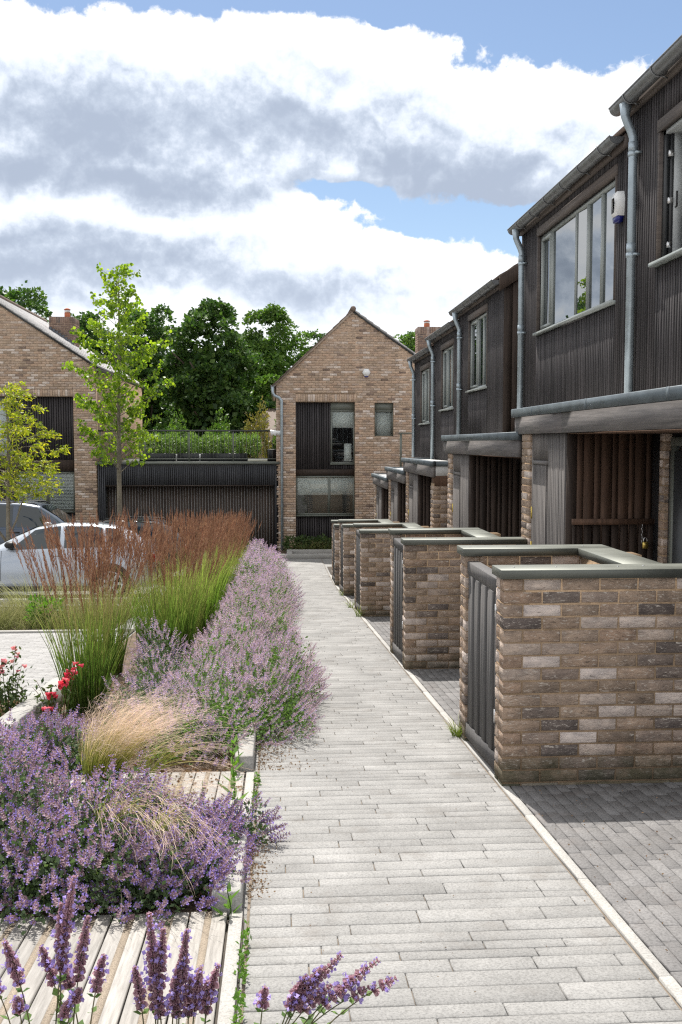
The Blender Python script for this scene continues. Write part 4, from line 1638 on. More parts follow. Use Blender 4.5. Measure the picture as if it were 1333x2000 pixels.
slat_row(left, (-9.29, yb, 0), (1, 0, 0), (0, -1, 0), 3.14, zleft, 0.073, 0.05, 0.022, M['dark_slat'])
MB().box(-9.29, -6.145, yb - .02, yb + .018, -0.845, -0.505).build('band_board', M['black_board'], left)
w = window_unit(left, 'window', (-9.29, yb - .02, -0.4), (1, 0, 0), (0, -1, 0), 1.24, 1.65, [], 0.05, fmat=M['frame'], gmat=M['glass_clear'])
MB().box(-9.29, -8.06, yb + .008, yb + .012, -0.4, 1.25).build('blind', M['blind'], w)
MB().box(-9.29, -8.05, yb - .015, yb + .018, 1.255, 1.40).build('window_head', M['frame'], left)
w = window_unit(left, 'window', (-7.9, yb - .02, -2.07), (1, 0, 0), (0, -1, 0), 1.75, 1.20, [0.93], 0.05, 0.09, fmat=M['frame'], gmat=M['glass_clear'])
for i in range(25):
    z = -2.0 + i * 0.044
    MB().add([(-7.86, yb + .005, z), (-6.19, yb + .005, z), (-6.19, yb + .017, z + .03), (-7.86, yb + .017, z + .03)], [(0, 1, 2, 3)]).build('blind_slat', M['blind'], w)
MB().cbox(-7.92, -6.145, yb - .07, yb + .02, -2.11, -2.072, .004).build('sill', M['frame'], w)
chimney(left, -7.74, -6.93, 35.0, 36.1, 2.6, 4.33, (-7.23, 0.1, 0.36))
cl = MB()
for i in range(8):      # stepped lead soaker where chimney meets slates
    x = -7.75 + i * 0.105
    z = 4.87 - 0.666 * (x + 9.3) + 0.04
    cl.box(x, x + 0.1, 34.985, 34.993, z - 0.06, z + 0.10)
cl.build('flashing', M['lead'], left)
# side windows of the left house, seen past the young tree
w = window_unit(left, 'window', (-5.44, 33.0, -0.3), (0, 1, 0), (1, 0, 0), 1.3, 1.3, [0.65], 0.05, fmat=M['frame'], gmat=M['glass'], depth=0.03)
half_gutter(-5.37, YG - .06, YG + 10.4, 2.25, 0.065).build('gutter', M['gutter'], left)

# ------------------------------------------------------------------ garage with roof terrace between them
gar = thing('garage', "low dark timber garage with slatted gate and roof terrace between the brick houses", 'garage', (-2.7, YG, -3.35))
MB().box(-5.44, 0.0, YG + 0.4, 37.5, -3.6, -0.66).build('wall', M['dark_back'], gar)
MB().box(-5.44, 0.1, YG - 0.06, 37.5, -0.64, -0.56).build('roof_edge', M['frame'], gar)
MB().box(-5.44, 0.06, YG, YG + 0.4, -1.28, -0.65).build('lintel_beam', M['dark_back'], gar)
MB().box(-5.44, -5.24, YG, YG + 0.4, -3.6, -1.28).build('post', M['dark_back'], gar)
MB().box(-0.09, 0.06, YG, YG + 0.4, -3.6, -1.28).build('post', M['dark_back'], gar)
M['blue_slat'] = mat_wood("blue_black_slat", (0.030, 0.032, 0.037), (0.078, 0.080, 0.088))
slat_row(gar, (-5.43, YG - 0.024, 0), (1, 0, 0), (0, -1, 0), 5.48, lambda s: [(-3.4, -0.645)] if (s < 0.2 or s > 5.34) else [(-1.275, -0.645)], 0.058, 0.038, 0.022, M['blue_slat'])
MB().box(-5.23, -0.1, YG - 0.03, YG + 0.03, -1.31, -1.282).build('trim', M['black_board'], gar)
MB().box(-5.24, -0.09, YG + 0.265, YG + 0.28, -3.4, -1.29).build('gate_backing', M['gap_light'], gar)  # pale sheet: light in the gate's gaps put into its colour
k = 0
x = -5.2
while x < -0.12:
    MB().box(x, x + 0.066, YG + 0.245, YG + 0.26, -3.35, -1.31).build('gate_slat', M['black_board'], gar)
    MB().box(x + 0.067, x + 0.085, YG + 0.2485, YG + 0.258, -3.35, -1.31).build('gap_light_strip', M['gap_light'], gar)  # pale strip painted as the light showing between slats
    x += 0.086
    k += 1

t = thing('terrace_railing', "olive metal railing along the garage roof terrace", 'railing', (-2.7, YG + .1, -0.56))
yr_ = YG + 0.08
for x in (-5.36, -4.01, -2.67, -1.32, 0.02):
    MB().box(x - 0.022, x + 0.022, yr_ - 0.022, yr_ + 0.022, -0.56, 0.36).build('post', M['frame'], t)
MB().box(-5.42, 0.08, yr_ - 0.03, yr_ + 0.03, 0.362, 0.41).build('handrail', M['frame_dark'], t)
MB().box(-5.40, 0.04, yr_ - 0.012, yr_ + 0.012, -0.49, -0.465).build('bottom_rail', M['frame'], t)
bme = MB().box(-0.006, 0.006, -0.006, 0.006, 0, 0.822).mesh('baluster', M['frame'])
x = -5.30
while x < 0.0:
    if min(abs(x - q) for q in (-4.01, -2.67, -1.32, 0.02)) > 0.04:
        obj_from(bme, 'baluster', t, Matrix.Translation((x, yr_, -0.463)))
    x += 0.1125
t = thing('terrace_railing', "short piece of olive railing beside the brick gable, behind the porches", 'railing', (4.1, 28.4, -0.6))
for x in (3.56, 4.6):
    MB().box(x - .03, x + .03, 28.37, 28.43, -0.75, 0.27).build('post', M['frame'], t)
MB().box(3.5, 4.7, 28.36, 28.44, 0.272, 0.31).build('handrail', M['frame'], t)
MB().box(3.3, 4.9, 28.3, 28.5, -0.82, -0.752).build('base_plate', M['frame'], t)
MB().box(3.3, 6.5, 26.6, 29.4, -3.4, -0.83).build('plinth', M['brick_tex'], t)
for i, x in enumerate((-3.7, -2.55, -1.45)):
    MB().cbox(x - 0.55, x + 0.55, 31.35, 31.75, -0.58, -0.31, 0.01).build('trough', M['frame_dark'])
    tag(bpy.data.objects[[o.name for o in bpy.data.objects if o.name.startswith('trough')][-1]], ["dark trough of hedge plants at the left of the roof terrace", "dark trough in the middle of the roof terrace railing", "dark trough of hedge plants nearest the brick gable"][i], 'planter', 'dark troughs on the roof terrace')
MB().cbox(-0.28, 0.0, 31.2, 31.5, -0.58, -0.18, 0.01).build('plant_pot', M['black_iron'])
tag(bpy.data.objects['plant_pot'], "square black pot in the right corner of the roof terrace", 'pot')
for i, x in enumerate((-3.08, -2.36)):
    b = MB().box(x - .02, x + .02, 31.08, 31.12, -0.45, -0.33).box(x - .006, x + .006, 31.09, 31.11, -0.56, -0.45)
    o = b.build('garden_light', M['white_plastic'])
    tag(o, ["small white garden light on the terrace, the left one", "small white garden light on the terrace, the right one"][i], 'light', 'small lights on the roof terrace')

cv = MB()
rgc = np.random.default_rng(5)
for i in range(9):
    a = i * 0.7
    cv.tube([(-0.16 + .035 * i, 30.84, 0.40), (-0.15 + .035 * i, 30.80 + .02 * math.sin(a), 0.36 - .03 * abs(math.sin(a))), (-0.15 + .035 * i, 30.80, 0.28 - .05 * abs(math.cos(a * 1.3)))], [.03, .028, .012], 6)
tag(cv.build('cover', M['white_plastic'], smooth=True), "crumpled white cover hung over the right end of the terrace handrail", 'cover')


# ------------------------------------------------------------------ planting: vectorised scattering
def rot_from_dirs(D, spin):
    """rotation matrices taking local z to the directions D, with a random spin about them"""
    D = D / np.linalg.norm(D, axis=1, keepdims=True)
    ref = np.where(np.abs(D[:, 2:3]) < 0.95, np.array([[0, 0, 1.0]]), np.array([[1.0, 0, 0]]))
    A = np.cross(ref, D)
    A /= np.linalg.norm(A, axis=1, keepdims=True)
    Bv = np.cross(D, A)
    c, s_ = np.cos(spin)[:, None], np.sin(spin)[:, None]
    X_ = A * c + Bv * s_
    Y_ = -A * s_ + Bv * c
    return np.stack([X_, Y_, D], axis=2)


def scatter(mb, tV, tF, P, R, S, mi=0):
    """copy a template (verts, face index array) to every point"""
    tV = np.asarray(tV, float)
    S = np.asarray(S, float)
    if S.ndim == 1: S = np.repeat(S[:, None], 3, 1)
    V = np.einsum('nij,nkj->nki', R, tV[None] * S[:, None, :]) + P[:, None, :]
    n, k = len(P), len(tV)
    F = (np.asarray(tF)[None] + (np.arange(n) * k)[:, None, None]).reshape(-1, np.asarray(tF).shape[1])
    mb.add(V.reshape(-1, 3), F, mi)


LEAF_V = np.array([(0, 0, 0), (0.30, 0.06, 0.42), (0, 0.0, 1.0), (-0.30, 0.06, 0.42)])
LEAF_F = np.array([(0, 1, 2, 3)])


def rand_dirs(n, up=0.0, rg=None):
    rg = rg or rng
    D = rg.normal(size=(n, 3))
    D[:, 2] += up
    return D / np.linalg.norm(D, axis=1, keepdims=True)


# ---- catmint flower spike templates: whorls of small two-lipped flowers on a stem (unit length along z)
def spike_template(whorls, per, petal, rg, size=0.075):
    Vc, Fc, Vp, Fp = [], [], [], []
    for w in range(whorls):
        z = 0.12 + 0.86 * (w / max(whorls - 1, 1)) ** 0.9
        rad = size * (1.15 - 0.6 * w / whorls) * rg.uniform(0.8, 1.2)
        ph = rg.uniform(0, 6.28)
        for k in range(per):
            a = ph + 2 * math.pi * k / per + rg.uniform(-.3, .3)
            r1 = rad * rg.uniform(0.7, 1.25)
            tz = z + rg.uniform(-.02, .045)
            d = np.array([math.cos(a), math.sin(a), 0])
            s = np.array([-d[1], d[0], 0]) * rad * 0.38
            b = len(Vc)
            Vc += [d * 0.0 + (0, 0, z - .02), d * r1 * 0.8 + s + (0, 0, tz - .005), d * r1 * 1.0 + (0, 0, tz + 0.05), d * r1 * 0.8 - s + (0, 0, tz - .005)]
            Fc.append((b, b + 1, b + 2, b + 3))
            if rg.uniform() < petal:
                b = len(Vp)
                o = d * r1 * 1.0 + np.array([0, 0, tz + .03])
                t = np.array([0, 0, 1.0]) * rad * 0.45
                s2 = s * 1.15
                Vp += [o, o + d * rad * .45 + s2 + t * .2, o + d * rad * 0.75 + t, o + d * rad * .45 - s2 + t * .2]
                Fp.append((b, b + 1, b + 2, b + 3))
    return np.array(Vc), np.array(Fc), np.array(Vp).reshape(-1, 3), np.array(Fp, int).reshape(-1, 4)


M['calyx'] = mat_leaf("catmint_calyx", [(0.20, 0.12, 0.165), (0.31, 0.205, 0.25), (0.44, 0.31, 0.34), (0.37, 0.265, 0.35)], 0.30, 0.7, 3, (1.1, 0.95, 1.05), 0.1)
M['calyx_pale'] = mat_leaf("catmint_dry_calyx", [(0.40, 0.28, 0.34), (0.56, 0.43, 0.47), (0.66, 0.53, 0.54), (0.48, 0.38, 0.49)], 0.30, 0.7, 3, (1.1, 0.95, 1.05), 0.1)
M['petal'] = mat_leaf("catmint_petal", [(0.22, 0.15, 0.50), (0.32, 0.235, 0.64), (0.44, 0.34, 0.74)], 0.35, 0.6, 3, (1.05, 1.0, 1.15), 0.1)
M['calyx_tall'] = mat_leaf('catmint_tall_calyx', [(0.40, 0.25, 0.30), (0.58, 0.40, 0.43), (0.48, 0.34, 0.42)], 0.4, 0.7, 3, (1.1, 0.95, 1.05), 0.1)
M['petal_tall'] = mat_leaf('catmint_tall_petal', [(0.40, 0.32, 0.70), (0.52, 0.43, 0.80)], 0.45, 0.6, 3, (1.05, 1.0, 1.1), 0.1)
M['petal_pale'] = mat_leaf("catmint_pale_petal", [(0.38, 0.29, 0.66), (0.52, 0.41, 0.74)], 0.35, 0.6, 3, (1.05, 1.0, 1.1), 0.1)
M['cat_leaf'] = mat_leaf("catmint_leaf", [(0.062, 0.098, 0.052), (0.10, 0.15, 0.075), (0.15, 0.21, 0.115)], 0.30, 0.6, 4, (1.1, 1.3, 0.55))
M['cat_leaf_bright'] = mat_leaf("catmint_fresh_leaf", [(0.075, 0.135, 0.045), (0.13, 0.22, 0.07), (0.19, 0.29, 0.10)], 0.38, 0.6, 4, (1.1, 1.3, 0.5))
M['stem'] = mat_leaf("green_brown_stem", [(0.10, 0.11, 0.05), (0.16, 0.14, 0.08)], 0.1, 0.7)


def catmint(label, blobs, n_leaf, n_spike, spike_len, calyx, petal, leafm, pet=0.5, whorls=7, per=5, lean=(0, 0), leaf_size=0.028, seed=1, size=0.085, group='catmint clumps in the bed', spike_side=0.0, name='catmint', bare=0.0):
    """blobs: ellipsoid mounds (x, y, rx, ry, h) resting on the ground"""
    rg = np.random.default_rng(seed)
    x0, y0 = blobs[0][0], blobs[0][1]
    t = thing(name, label, 'plant', (x0, y0, gz(y0)), group)
    w = np.array([b[2] * b[3] + b[4] * (b[2] + b[3]) * .5 for b in blobs])
    w = w / w.sum()

    def surf(n, shrink_lo, shrink_hi, up=0.25):
        idx = rg.choice(len(blobs), n, p=w)
        B = np.array(blobs)[idx]
        D = rg.normal(size=(n, 3))
        D[:, 2] = np.abs(D[:, 2]) + up * 0.3
        D /= np.linalg.norm(D, axis=1, keepdims=True)
        k = rg.uniform(shrink_lo, shrink_hi, n)
        # lumpy outline
        lum = 1 + 0.13 * np.sin(D[:, 0] * 5 + B[:, 0] * 9 + 1.7 * D[:, 1]) + 0.11 * np.sin(D[:, 1] * 7 + B[:, 1] * 5 + D[:, 2] * 4)
        k = k * lum
        P = np.stack([B[:, 0] + D[:, 0] * B[:, 2] * k, B[:, 1] + D[:, 1] * B[:, 3] * k, D[:, 2] * B[:, 4] * k], 1)
        P[:, 2] += gza(P[:, 1])
        return P, D
    fol = MB()
    P, D = surf(n_leaf, 0.45, 1.0)
    dirs = D * 0.6 + rand_dirs(n_leaf, 0.5, rg) * 0.9
    scatter(fol, LEAF_V, LEAF_F, P, rot_from_dirs(dirs, rg.uniform(0, 6.28, n_leaf)), rg.uniform(0.6, 1.3, n_leaf) * leaf_size)
    # dim inner mass of older leaves so the ground does not shine through
    n2 = n_leaf // 3
    P2, D2 = surf(n2, 0.1, 0.75)
    scatter(fol, LEAF_V, LEAF_F, P2, rot_from_dirs(rand_dirs(n2, 0.2, rg), rg.uniform(0, 6.28, n2)), rg.uniform(0.9, 1.7, n2) * leaf_size)
    fol.build('foliage', leafm, t)
    fl = MB()
    Ps, Ds = surf(n_spike, 0.82, 1.03)
    dd = Ds * np.array([1.0, 1.0, 0.5]) * 0.75 + np.array([lean[0], lean[1], 0.55]) + rg.normal(size=(n_spike, 3)) * 0.22
    R = rot_from_dirs(dd, rg.uniform(0, 6.28, n_spike))
    L = spike_len * rg.uniform(0.6, 1.25, n_spike)
    which = rg.integers(0, 5, n_spike)
    stems = MB()
    SV = np.array([(0.010, 0, -0.5), (-0.010, 0, -0.5), (-0.006, 0, 1.0), (0.006, 0, 1.0)])
    scatter(stems, SV, np.array([(0, 1, 2, 3)]), Ps, R, L)
    for v in range(5):
        m = which == v
        Vc, Fc, Vp, Fp = spike_template(whorls, per, pet, rg, size)
        scatter(fl, Vc, Fc, Ps[m], R[m], L[m], 0)
        if len(Fp):
            scatter(fl, Vp, Fp, Ps[m], R[m], L[m], 1)
    fl.build('flower_spikes', [calyx, petal], t)
    stems.build('stems', M['stem'], t)
    return t


# nearest purple catmint, filling the first bed and spilling over its kerb
catmint("big purple catmint mound filling the bed between the two boardwalks", [(-0.80, 4.35, 0.36, 0.46, 0.40), (-0.45, 4.30, 0.22, 0.40, 0.26), (-1.15, 4.55, 0.42, 0.60, 0.44), (-1.5, 4.7, 0.45, 0.7, 0.48), (-1.0, 4.15, 0.5, 0.40, 0.30), (-0.62, 4.72, 0.25, 0.25, 0.26), (-0.48, 4.02, 0.22, 0.24, 0.24), (-0.75, 3.98, 0.35, 0.22, 0.26)],
        21000, 1750, 0.085, M['calyx'], M['petal'], M['cat_leaf'], 0.40, 6, 6, (0.05, -0.12), 0.026, 3, 0.12)
catmint("purple catmint sprigs leaning over the kerb block onto the path", [(-0.36, 4.62, 0.14, 0.15, 0.22), (-0.22, 4.70, 0.20, 0.10, 0.20), (-0.30, 4.35, 0.13, 0.22, 0.21), (-0.28, 4.08, 0.10, 0.16, 0.17)],
        1800, 230, 0.095, M['calyx'], M['petal'], M['cat_leaf'], 0.6, 7, 6, (0.45, -0.15), 0.026, 33, 0.11)
catmint("purple catmint behind the boardwalk at the left, under the red penstemon", [(-1.55, 6.35, 0.35, 0.35, 0.30), (-1.25, 6.2, 0.3, 0.28, 0.26), (-1.75, 5.9, 0.3, 0.5, 0.32)],
        4500, 420, 0.085, M['calyx'], M['petal'], M['cat_leaf'], 0.5, 6, 6, (0.0, -0.1), 0.026, 4, 0.11)
# long lilac catmint along the path
catmint("lilac catmint mound spilling over the path beyond the kerb end", [(-0.35, 6.95, 0.36, 0.75, 0.44), (-0.05, 7.3, 0.34, 0.62, 0.40), (-0.10, 8.0, 0.42, 0.75, 0.52), (-0.55, 8.0, 0.40, 0.8, 0.48), (0.05, 8.5, 0.38, 0.6, 0.50), (-0.35, 8.9, 0.46, 0.8, 0.50), (-0.62, 6.55, 0.30, 0.36, 0.26)],
        30000, 2900, 0.085, M['calyx_pale'], M['petal_pale'], M['cat_leaf_bright'], 0.30, 7, 5, (0.22, -0.02), 0.024, 5, 0.10)
catmint("lilac catmint mass in the middle of the path edge", [(-0.40, 10.6, 0.46, 1.1, 0.52), (-0.28, 12.2, 0.48, 1.1, 0.55), (-0.55, 9.7, 0.34, 0.8, 0.48), (-0.1, 11.5, 0.34, 0.9, 0.44)],
        17000, 1900, 0.09, M['calyx_pale'], M['petal_pale'], M['cat_leaf_bright'], 0.26, 6, 5, (0.12, 0), 0.026, 6, 0.105)
catmint("lilac catmint clump beyond, bulging onto the pale path", [(-0.28, 14.6, 0.52, 1.4, 0.60), (-0.12, 16.4, 0.52, 1.2, 0.64), (-0.5, 14.0, 0.36, 1.0, 0.52)],
        12000, 1800, 0.10, M['calyx_pale'], M['petal_pale'], M['cat_leaf_bright'], 0.3, 5, 5, (0.12, 0), 0.03, 7, 0.12)
catmint("farthest lilac catmint at the head of the bed", [(-0.38, 19.0, 0.56, 1.6, 0.72), (-0.32, 21.5, 0.54, 1.6, 0.78), (-0.38, 24.0, 0.5, 1.5, 0.8)],
        9000, 2000, 0.12, M['calyx_pale'], M['petal_pale'], M['cat_leaf_bright'], 0.34, 4, 5, (0.08, 0), 0.04, 8, 0.13)
catmint("wispy lilac catmint between the reed grasses and the feather grass", [(-1.10, 9.3, 0.30, 0.4, 0.55), (-1.0, 8.5, 0.30, 0.45, 0.42), (-1.0, 7.4, 0.35, 0.5, 0.36), (-0.78, 6.9, 0.25, 0.5, 0.34)],
        6500, 640, 0.085, M['calyx_pale'], M['petal'], M['cat_leaf'], 0.35, 6, 5, (0.0, 0), 0.026, 9, 0.10)


# ---- tall flowering stalks close to the viewer, drawn in full
def tall_catmint(label, x, y, stalks, seed):
    rg = np.random.default_rng(seed)
    t = thing('catmint', label, 'plant', (x, y, gz(y)), 'catmint stalks in front of the boardwalk')
    st, fl, lf = MB(), MB(), MB()
    for (dx, dy, tx, ty, h, hl) in stalks:
        b = Vector((x + dx, y + dy, gz(y + dy) - 0.02))
        e = Vector((x + tx, y + ty, gz(y + ty) + h))
        m = (b + e) / 2 + Vector((0.25 * (dx - tx), 0, 0.08 * h))
        pts = [b * (1 - q) ** 2 + m * 2 * q * (1 - q) + e * q * q for q in np.linspace(0, 1, 9)]
        st.tube(pts, [0.0026 - 0.0012 * i / 8 for i in range(9)], 5)
        # whorls down the upper part
        L = sum((pts[i + 1] - pts[i]).length for i in range(8))
        q = 1.0
        k = 0
        ring = 0.0
        while q > 1 - hl / L:
            p = b * (1 - q) ** 2 + m * 2 * q * (1 - q) + e * q * q
            tan = ((m - b) * 2 * (1 - q) + (e - m) * 2 * q).normalized()
            f = (1 - q) * L / hl
            nfl = int(7 + 8 * f)
            rad = 0.0075 + 0.0105 * min(1, f * 2.0)
            D = np.array(rot_from_dirs(np.array([tan]), np.array([rg.uniform(0, 6.28)]))[0])
            for j in range(nfl):
                a = 2 * math.pi * j / nfl + rg.uniform(-.3, .3)
                d = D @ np.array([math.cos(a), math.sin(a), 0.55 + rg.uniform(-.3, .3)])
                d /= np.linalg.norm(d)
                R1 = rot_from_dirs(d[None], rg.uniform(0, 6.28, 1))
                ln = rad * rg.uniform(0.95, 1.45)
                # calyx: little four-sided tube
                cv = np.array([(0.18, 0, 0), (0, 0.18, 0), (-0.18, 0, 0), (0, -0.18, 0), (0.34, 0, 0.8), (0, 0.34, 0.8), (-0.34, 0, 0.8), (0, -0.34, 0.8), (0, 0, 1.05)])
                cf = np.array([(0, 1, 5, 4), (1, 2, 6, 5), (2, 3, 7, 6), (3, 0, 4, 7)])
                scatter(fl, cv, cf, np.array([p]), R1, np.array([ln]), 0)
                if rg.uniform() < 0.30:
                    pv = np.array([(0, 0, 0.85), (0.36, 0.12, 1.18), (0.06, 0.2, 1.5), (-0.34, 0.12, 1.18), (0.25, -0.25, 1.25), (-0.25, -0.25, 1.25)])
                    scatter(fl, pv, np.array([(0, 1, 2, 3)]), np.array([p]), R1, np.array([ln]), 1)
                    scatter(fl, pv, np.array([(0, 4, 2, 5)]), np.array([p]), R1, np.array([ln]), 1)
            q -= (0.010 + 0.015 * min(1, f * 1.3)) / L
        # opposite leaves and short side sprigs below the flowers
        q = 1 - hl / L - 0.04
        while q > 0.15:
            p = b * (1 - q) ** 2 + m * 2 * q * (1 - q) + e * q * q
            a = rg.uniform(0, 6.28)
            for s in (0, math.pi):
                d = np.array([[math.cos(a + s), math.sin(a + s), 0.5]])
                scatter(lf, LEAF_V * np.array([1.3, 1, 1]), LEAF_F, np.array([p]), rot_from_dirs(d, rg.uniform(-.4, .4, 1)), np.array([rg.uniform(0.02, 0.034)]))
            q -= 0.05 / L * rg.uniform(0.8, 1.4)
    st.build('stems', M['stem'], t, smooth=True)
    fl.build('flower_spikes', [M['calyx_tall'], M['petal_tall']], t)
    if lf.n: lf.build('leaves', M['cat_leaf_bright'], t)
    return t


tall_catmint("catmint stalks rising in front of the boardwalk, bunched at the lower left", -0.66, 2.85,
             [(0.0, 0.0, 0.06, 0.05, 0.52, 0.30), (0.02, 0.0, 0.02, 0.05, 0.44, 0.22), (-0.06, 0.03, -0.13, 0.0, 0.35, 0.16), (0.05, 0.0, 0.10, 0.04, 0.40, 0.22), (-0.15, 0.05, -0.30, 0.02, 0.28, 0.09), (0.10, -.02, 0.15, 0.0, 0.30, 0.12),
              (-0.2, 0.03, -0.26, 0.0, 0.2, .07), (0.03, 0.05, -0.04, .05, 0.31, .15), (0.06, 0.1, 0.0, .1, 0.25, .1), (-.1, 0, -.18, .02, .24, .07), (0.02, 0, 0.08, .0, .2, .06), (-.22, 0, -.34, 0, .2, .05), (-.12, 0, -.22, 0, .17, .05), (0, 0, .05, 0, .17, .08), (-.25, 0, -.38, .02, .25, .06), (-.3, 0, -.43, 0, .2, .05), (-.2, 0, -.2, 0, .16, .04), (-.28, 0, -.32, 0, .15, .03), (-.08, 0, -.1, 0, .18, .05)], 21)
tall_catmint("upright catmint spikes before the grit-striped boards, thick at the foot", -0.36, 2.85,
             [(0.0, 0.0, -0.02, 0.03, 0.41, 0.30), (0.0, 0.0, 0.02, 0.03, 0.36, 0.2), (0.06, 0.0, 0.09, 0.02, 0.36, 0.24), (0.04, 0, 0.07, 0, .27, .16), (-.03, 0, -.06, 0, .26, .14), (0.1, 0, .13, 0, .25, .14), (0.02, 0, 0.0, 0, .22, .12), (0.13, 0, .18, 0.02, .25, .12), (0.09, 0, .10, 0, .22, .12), (0.14, 0, .15, 0, .21, .1), (.06, 0, .06, 0, .2, .1)], 22)
tall_catmint("catmint spikes leaning onto the pale path at the bottom edge", -0.02, 2.80,
             [(0.0, 0.0, 0.20, 0.0, 0.30, 0.22), (0.05, 0.0, 0.31, 0.02, 0.27, 0.15), (0.0, 0.0, 0.14, 0.0, 0.26, 0.15), (0.0, 0.0, 0.10, 0.0, 0.24, 0.13), (0.08, 0, 0.36, 0, 0.225, 0.07), (0, 0, .17, 0, .21, .1), (0.02, 0, .24, 0, .22, .1), (-.04, 0, -.02, 0, .21, .07), (0.02, 0, .28, 0, .2, .06)], 23)


# ---- grasses: ribbons with their own colour running from base to tip
def ribbons(P0, DIR, L, W, bend, seg, rg, droop=0.0):
    """arched blades: start points, start directions, lengths, widths, sideways bend vectors"""
    n = len(P0)
    tt = np.linspace(0, 1, seg + 1)
    DIR = DIR / np.linalg.norm(DIR, axis=1, keepdims=True)
    C = P0[:, None, :] + DIR[:, None, :] * (L[:, None] * tt[None])[:, :, None] + bend[:, None, :] * (L[:, None] * tt[None] ** 2)[:, :, None]
    C[:, :, 2] -= droop * (L[:, None] * tt[None] ** 3)
    side = np.cross(DIR, rg.normal(size=(n, 3)))
    side /= np.linalg.norm(side, axis=1, keepdims=True)
    wd = (W[:, None] * (1 - 0.85 * tt[None] ** 1.5))[:, :, None] * side[:, None, :] * 0.5
    V = np.stack([C - wd, C + wd], 2).reshape(n, (seg + 1) * 2, 3)
    f = np.array([(2 * i, 2 * i + 1, 2 * i + 3, 2 * i + 2) for i in range(seg)])
    F = (f[None] + (np.arange(n) * (seg + 1) * 2)[:, None, None]).reshape(-1, 4)
    A = np.repeat(np.repeat(tt, 2)[None], n, 0)
    return V.reshape(-1, 3), F, A.ravel(), C


M['reed_blade'] = mat_blade("reed_grass_blade", [(0.0, (0.06, 0.10, 0.02)), (0.45, (0.115, 0.215, 0.03)), (0.8, (0.21, 0.30, 0.05)), (1.0, (0.40, 0.36, 0.12))], 0.45, 0.6, 0.5)
M['reed_blade_bright'] = mat_blade("fresh_reed_blade", [(0.0, (0.09, 0.15, 0.025)), (0.45, (0.18, 0.32, 0.04)), (0.8, (0.29, 0.41, 0.06)), (1.0, (0.44, 0.42, 0.13))], 0.48, 0.6, 0.5)
M['reed_stem'] = mat_blade("reed_grass_stem", [(0.0, (0.10, 0.13, 0.025)), (0.5, (0.20, 0.22, 0.05)), (0.72, (0.36, 0.27, 0.12)), (0.85, (0.30, 0.17, 0.10)), (1.0, (0.24, 0.11, 0.075))], 0.25)
M['plume'] = mat_leaf("russet_reed_plume", [(0.15, 0.075, 0.054), (0.24, 0.125, 0.086), (0.38, 0.24, 0.16), (0.19, 0.095, 0.068)], 0.25, 0.7, 6, (1.1, 0.92, 0.75), 0.1)


def reed_clump(label, x, y, r, nb, ns, h, blade, seed, lean=0.0, plume_r=0.011, spread=0.18, hb=0.85):
    rg = np.random.default_rng(seed)
    t = thing('reed_grass', label, 'grass', (x, y, gz(y)), 'russet plumed reed grasses along the bed')

    def base(n):
        a = rg.uniform(0, 6.28, n)
        q = np.sqrt(rg.uniform(0, 1, n)) * r
        P = np.stack([x + q * np.cos(a), y + q * np.sin(a), np.zeros(n)], 1)
        P[:, 2] = gza(P[:, 1]) - 0.01
        o = np.stack([np.cos(a) * q / r, np.sin(a) * q / r, np.zeros(n)], 1)
        return P, o
    P, o = base(nb)
    d = o * spread * .5 + rg.normal(size=(nb, 3)) * 0.055 + np.array([lean * .5, 0, 1.0])
    bend = np.concatenate([o[:, :2] * rg.uniform(0.0, 0.18, (nb, 1)) + rg.normal(size=(nb, 2)) * 0.09, np.zeros((nb, 1))], 1)
    V, F, A, C = ribbons(P, d, hb * rg.uniform(0.55, 1.15, nb), rg.uniform(0.006, 0.011, nb), bend, 5, rg, 0.12)
    mb = MB(); mb.add(V, F)
    mb.build('blades', blade, t, attr=A)
    P, o = base(ns)
    d = o * spread + rg.normal(size=(ns, 3)) * 0.05 + np.array([lean, 0, 1.0])
    bend = np.concatenate([rg.normal(size=(ns, 2)) * 0.05 + o[:, :2] * 0.06, np.zeros((ns, 1))], 1)
    L = h * rg.uniform(0.72, 1.06, ns)
    V, F, A, C = ribbons(P, d, L, rg.uniform(0.004, 0.006, ns), bend, 5, rg)
    mb = MB(); mb.add(V, F)
    mb.build('stalks', M['reed_stem'], t, attr=A)
    tip = C[:, -1]
    td = C[:, -1] - C[:, -2]
    # feathery plume: ragged spindle of small bristles round the stalk
    R = rot_from_dirs(td, rg.uniform(0, 6.28, ns))
    pl = MB()
    for v in range(4):
        m = (np.arange(ns) % 4) == v
        TV, TF = [], []
        rings = 16
        for i in range(rings):
            z = i / (rings - 1)
            w = math.sin(math.pi * min(0.999, z * 0.93 + 0.05)) ** 0.7
            for k in range(3):
                a = 2 * math.pi * k / 3 + i * 1.1 + rg.uniform(-.3, .3)
                b = len(TV)
                c, s = math.cos(a), math.sin(a)
                r1 = w * rg.uniform(0.75, 1.25)
                TV += [(0, 0, z - .05), (r1 * .8 * c - .28 * w * s, r1 * .8 * s + .28 * w * c, z + .01), (r1 * c, r1 * s, z + 0.10), (r1 * .8 * c + .28 * w * s, r1 * .8 * s - .28 * w * c, z + .01)]
                TF.append((b, b + 1, b + 2, b + 3))
        pls = rg.uniform(0.22, 0.38, ns)[m]
        pr_ = rg.uniform(0.7, 1.2, ns)[m] * plume_r
        S = np.stack([pr_, pr_, pls], 1)
        scatter(pl, np.array(TV, float) - np.array([0, 0, 0.75]), np.array(TF), tip[m], R[m], S)
    pl.build('plumes', M['plume'], t)
    return t


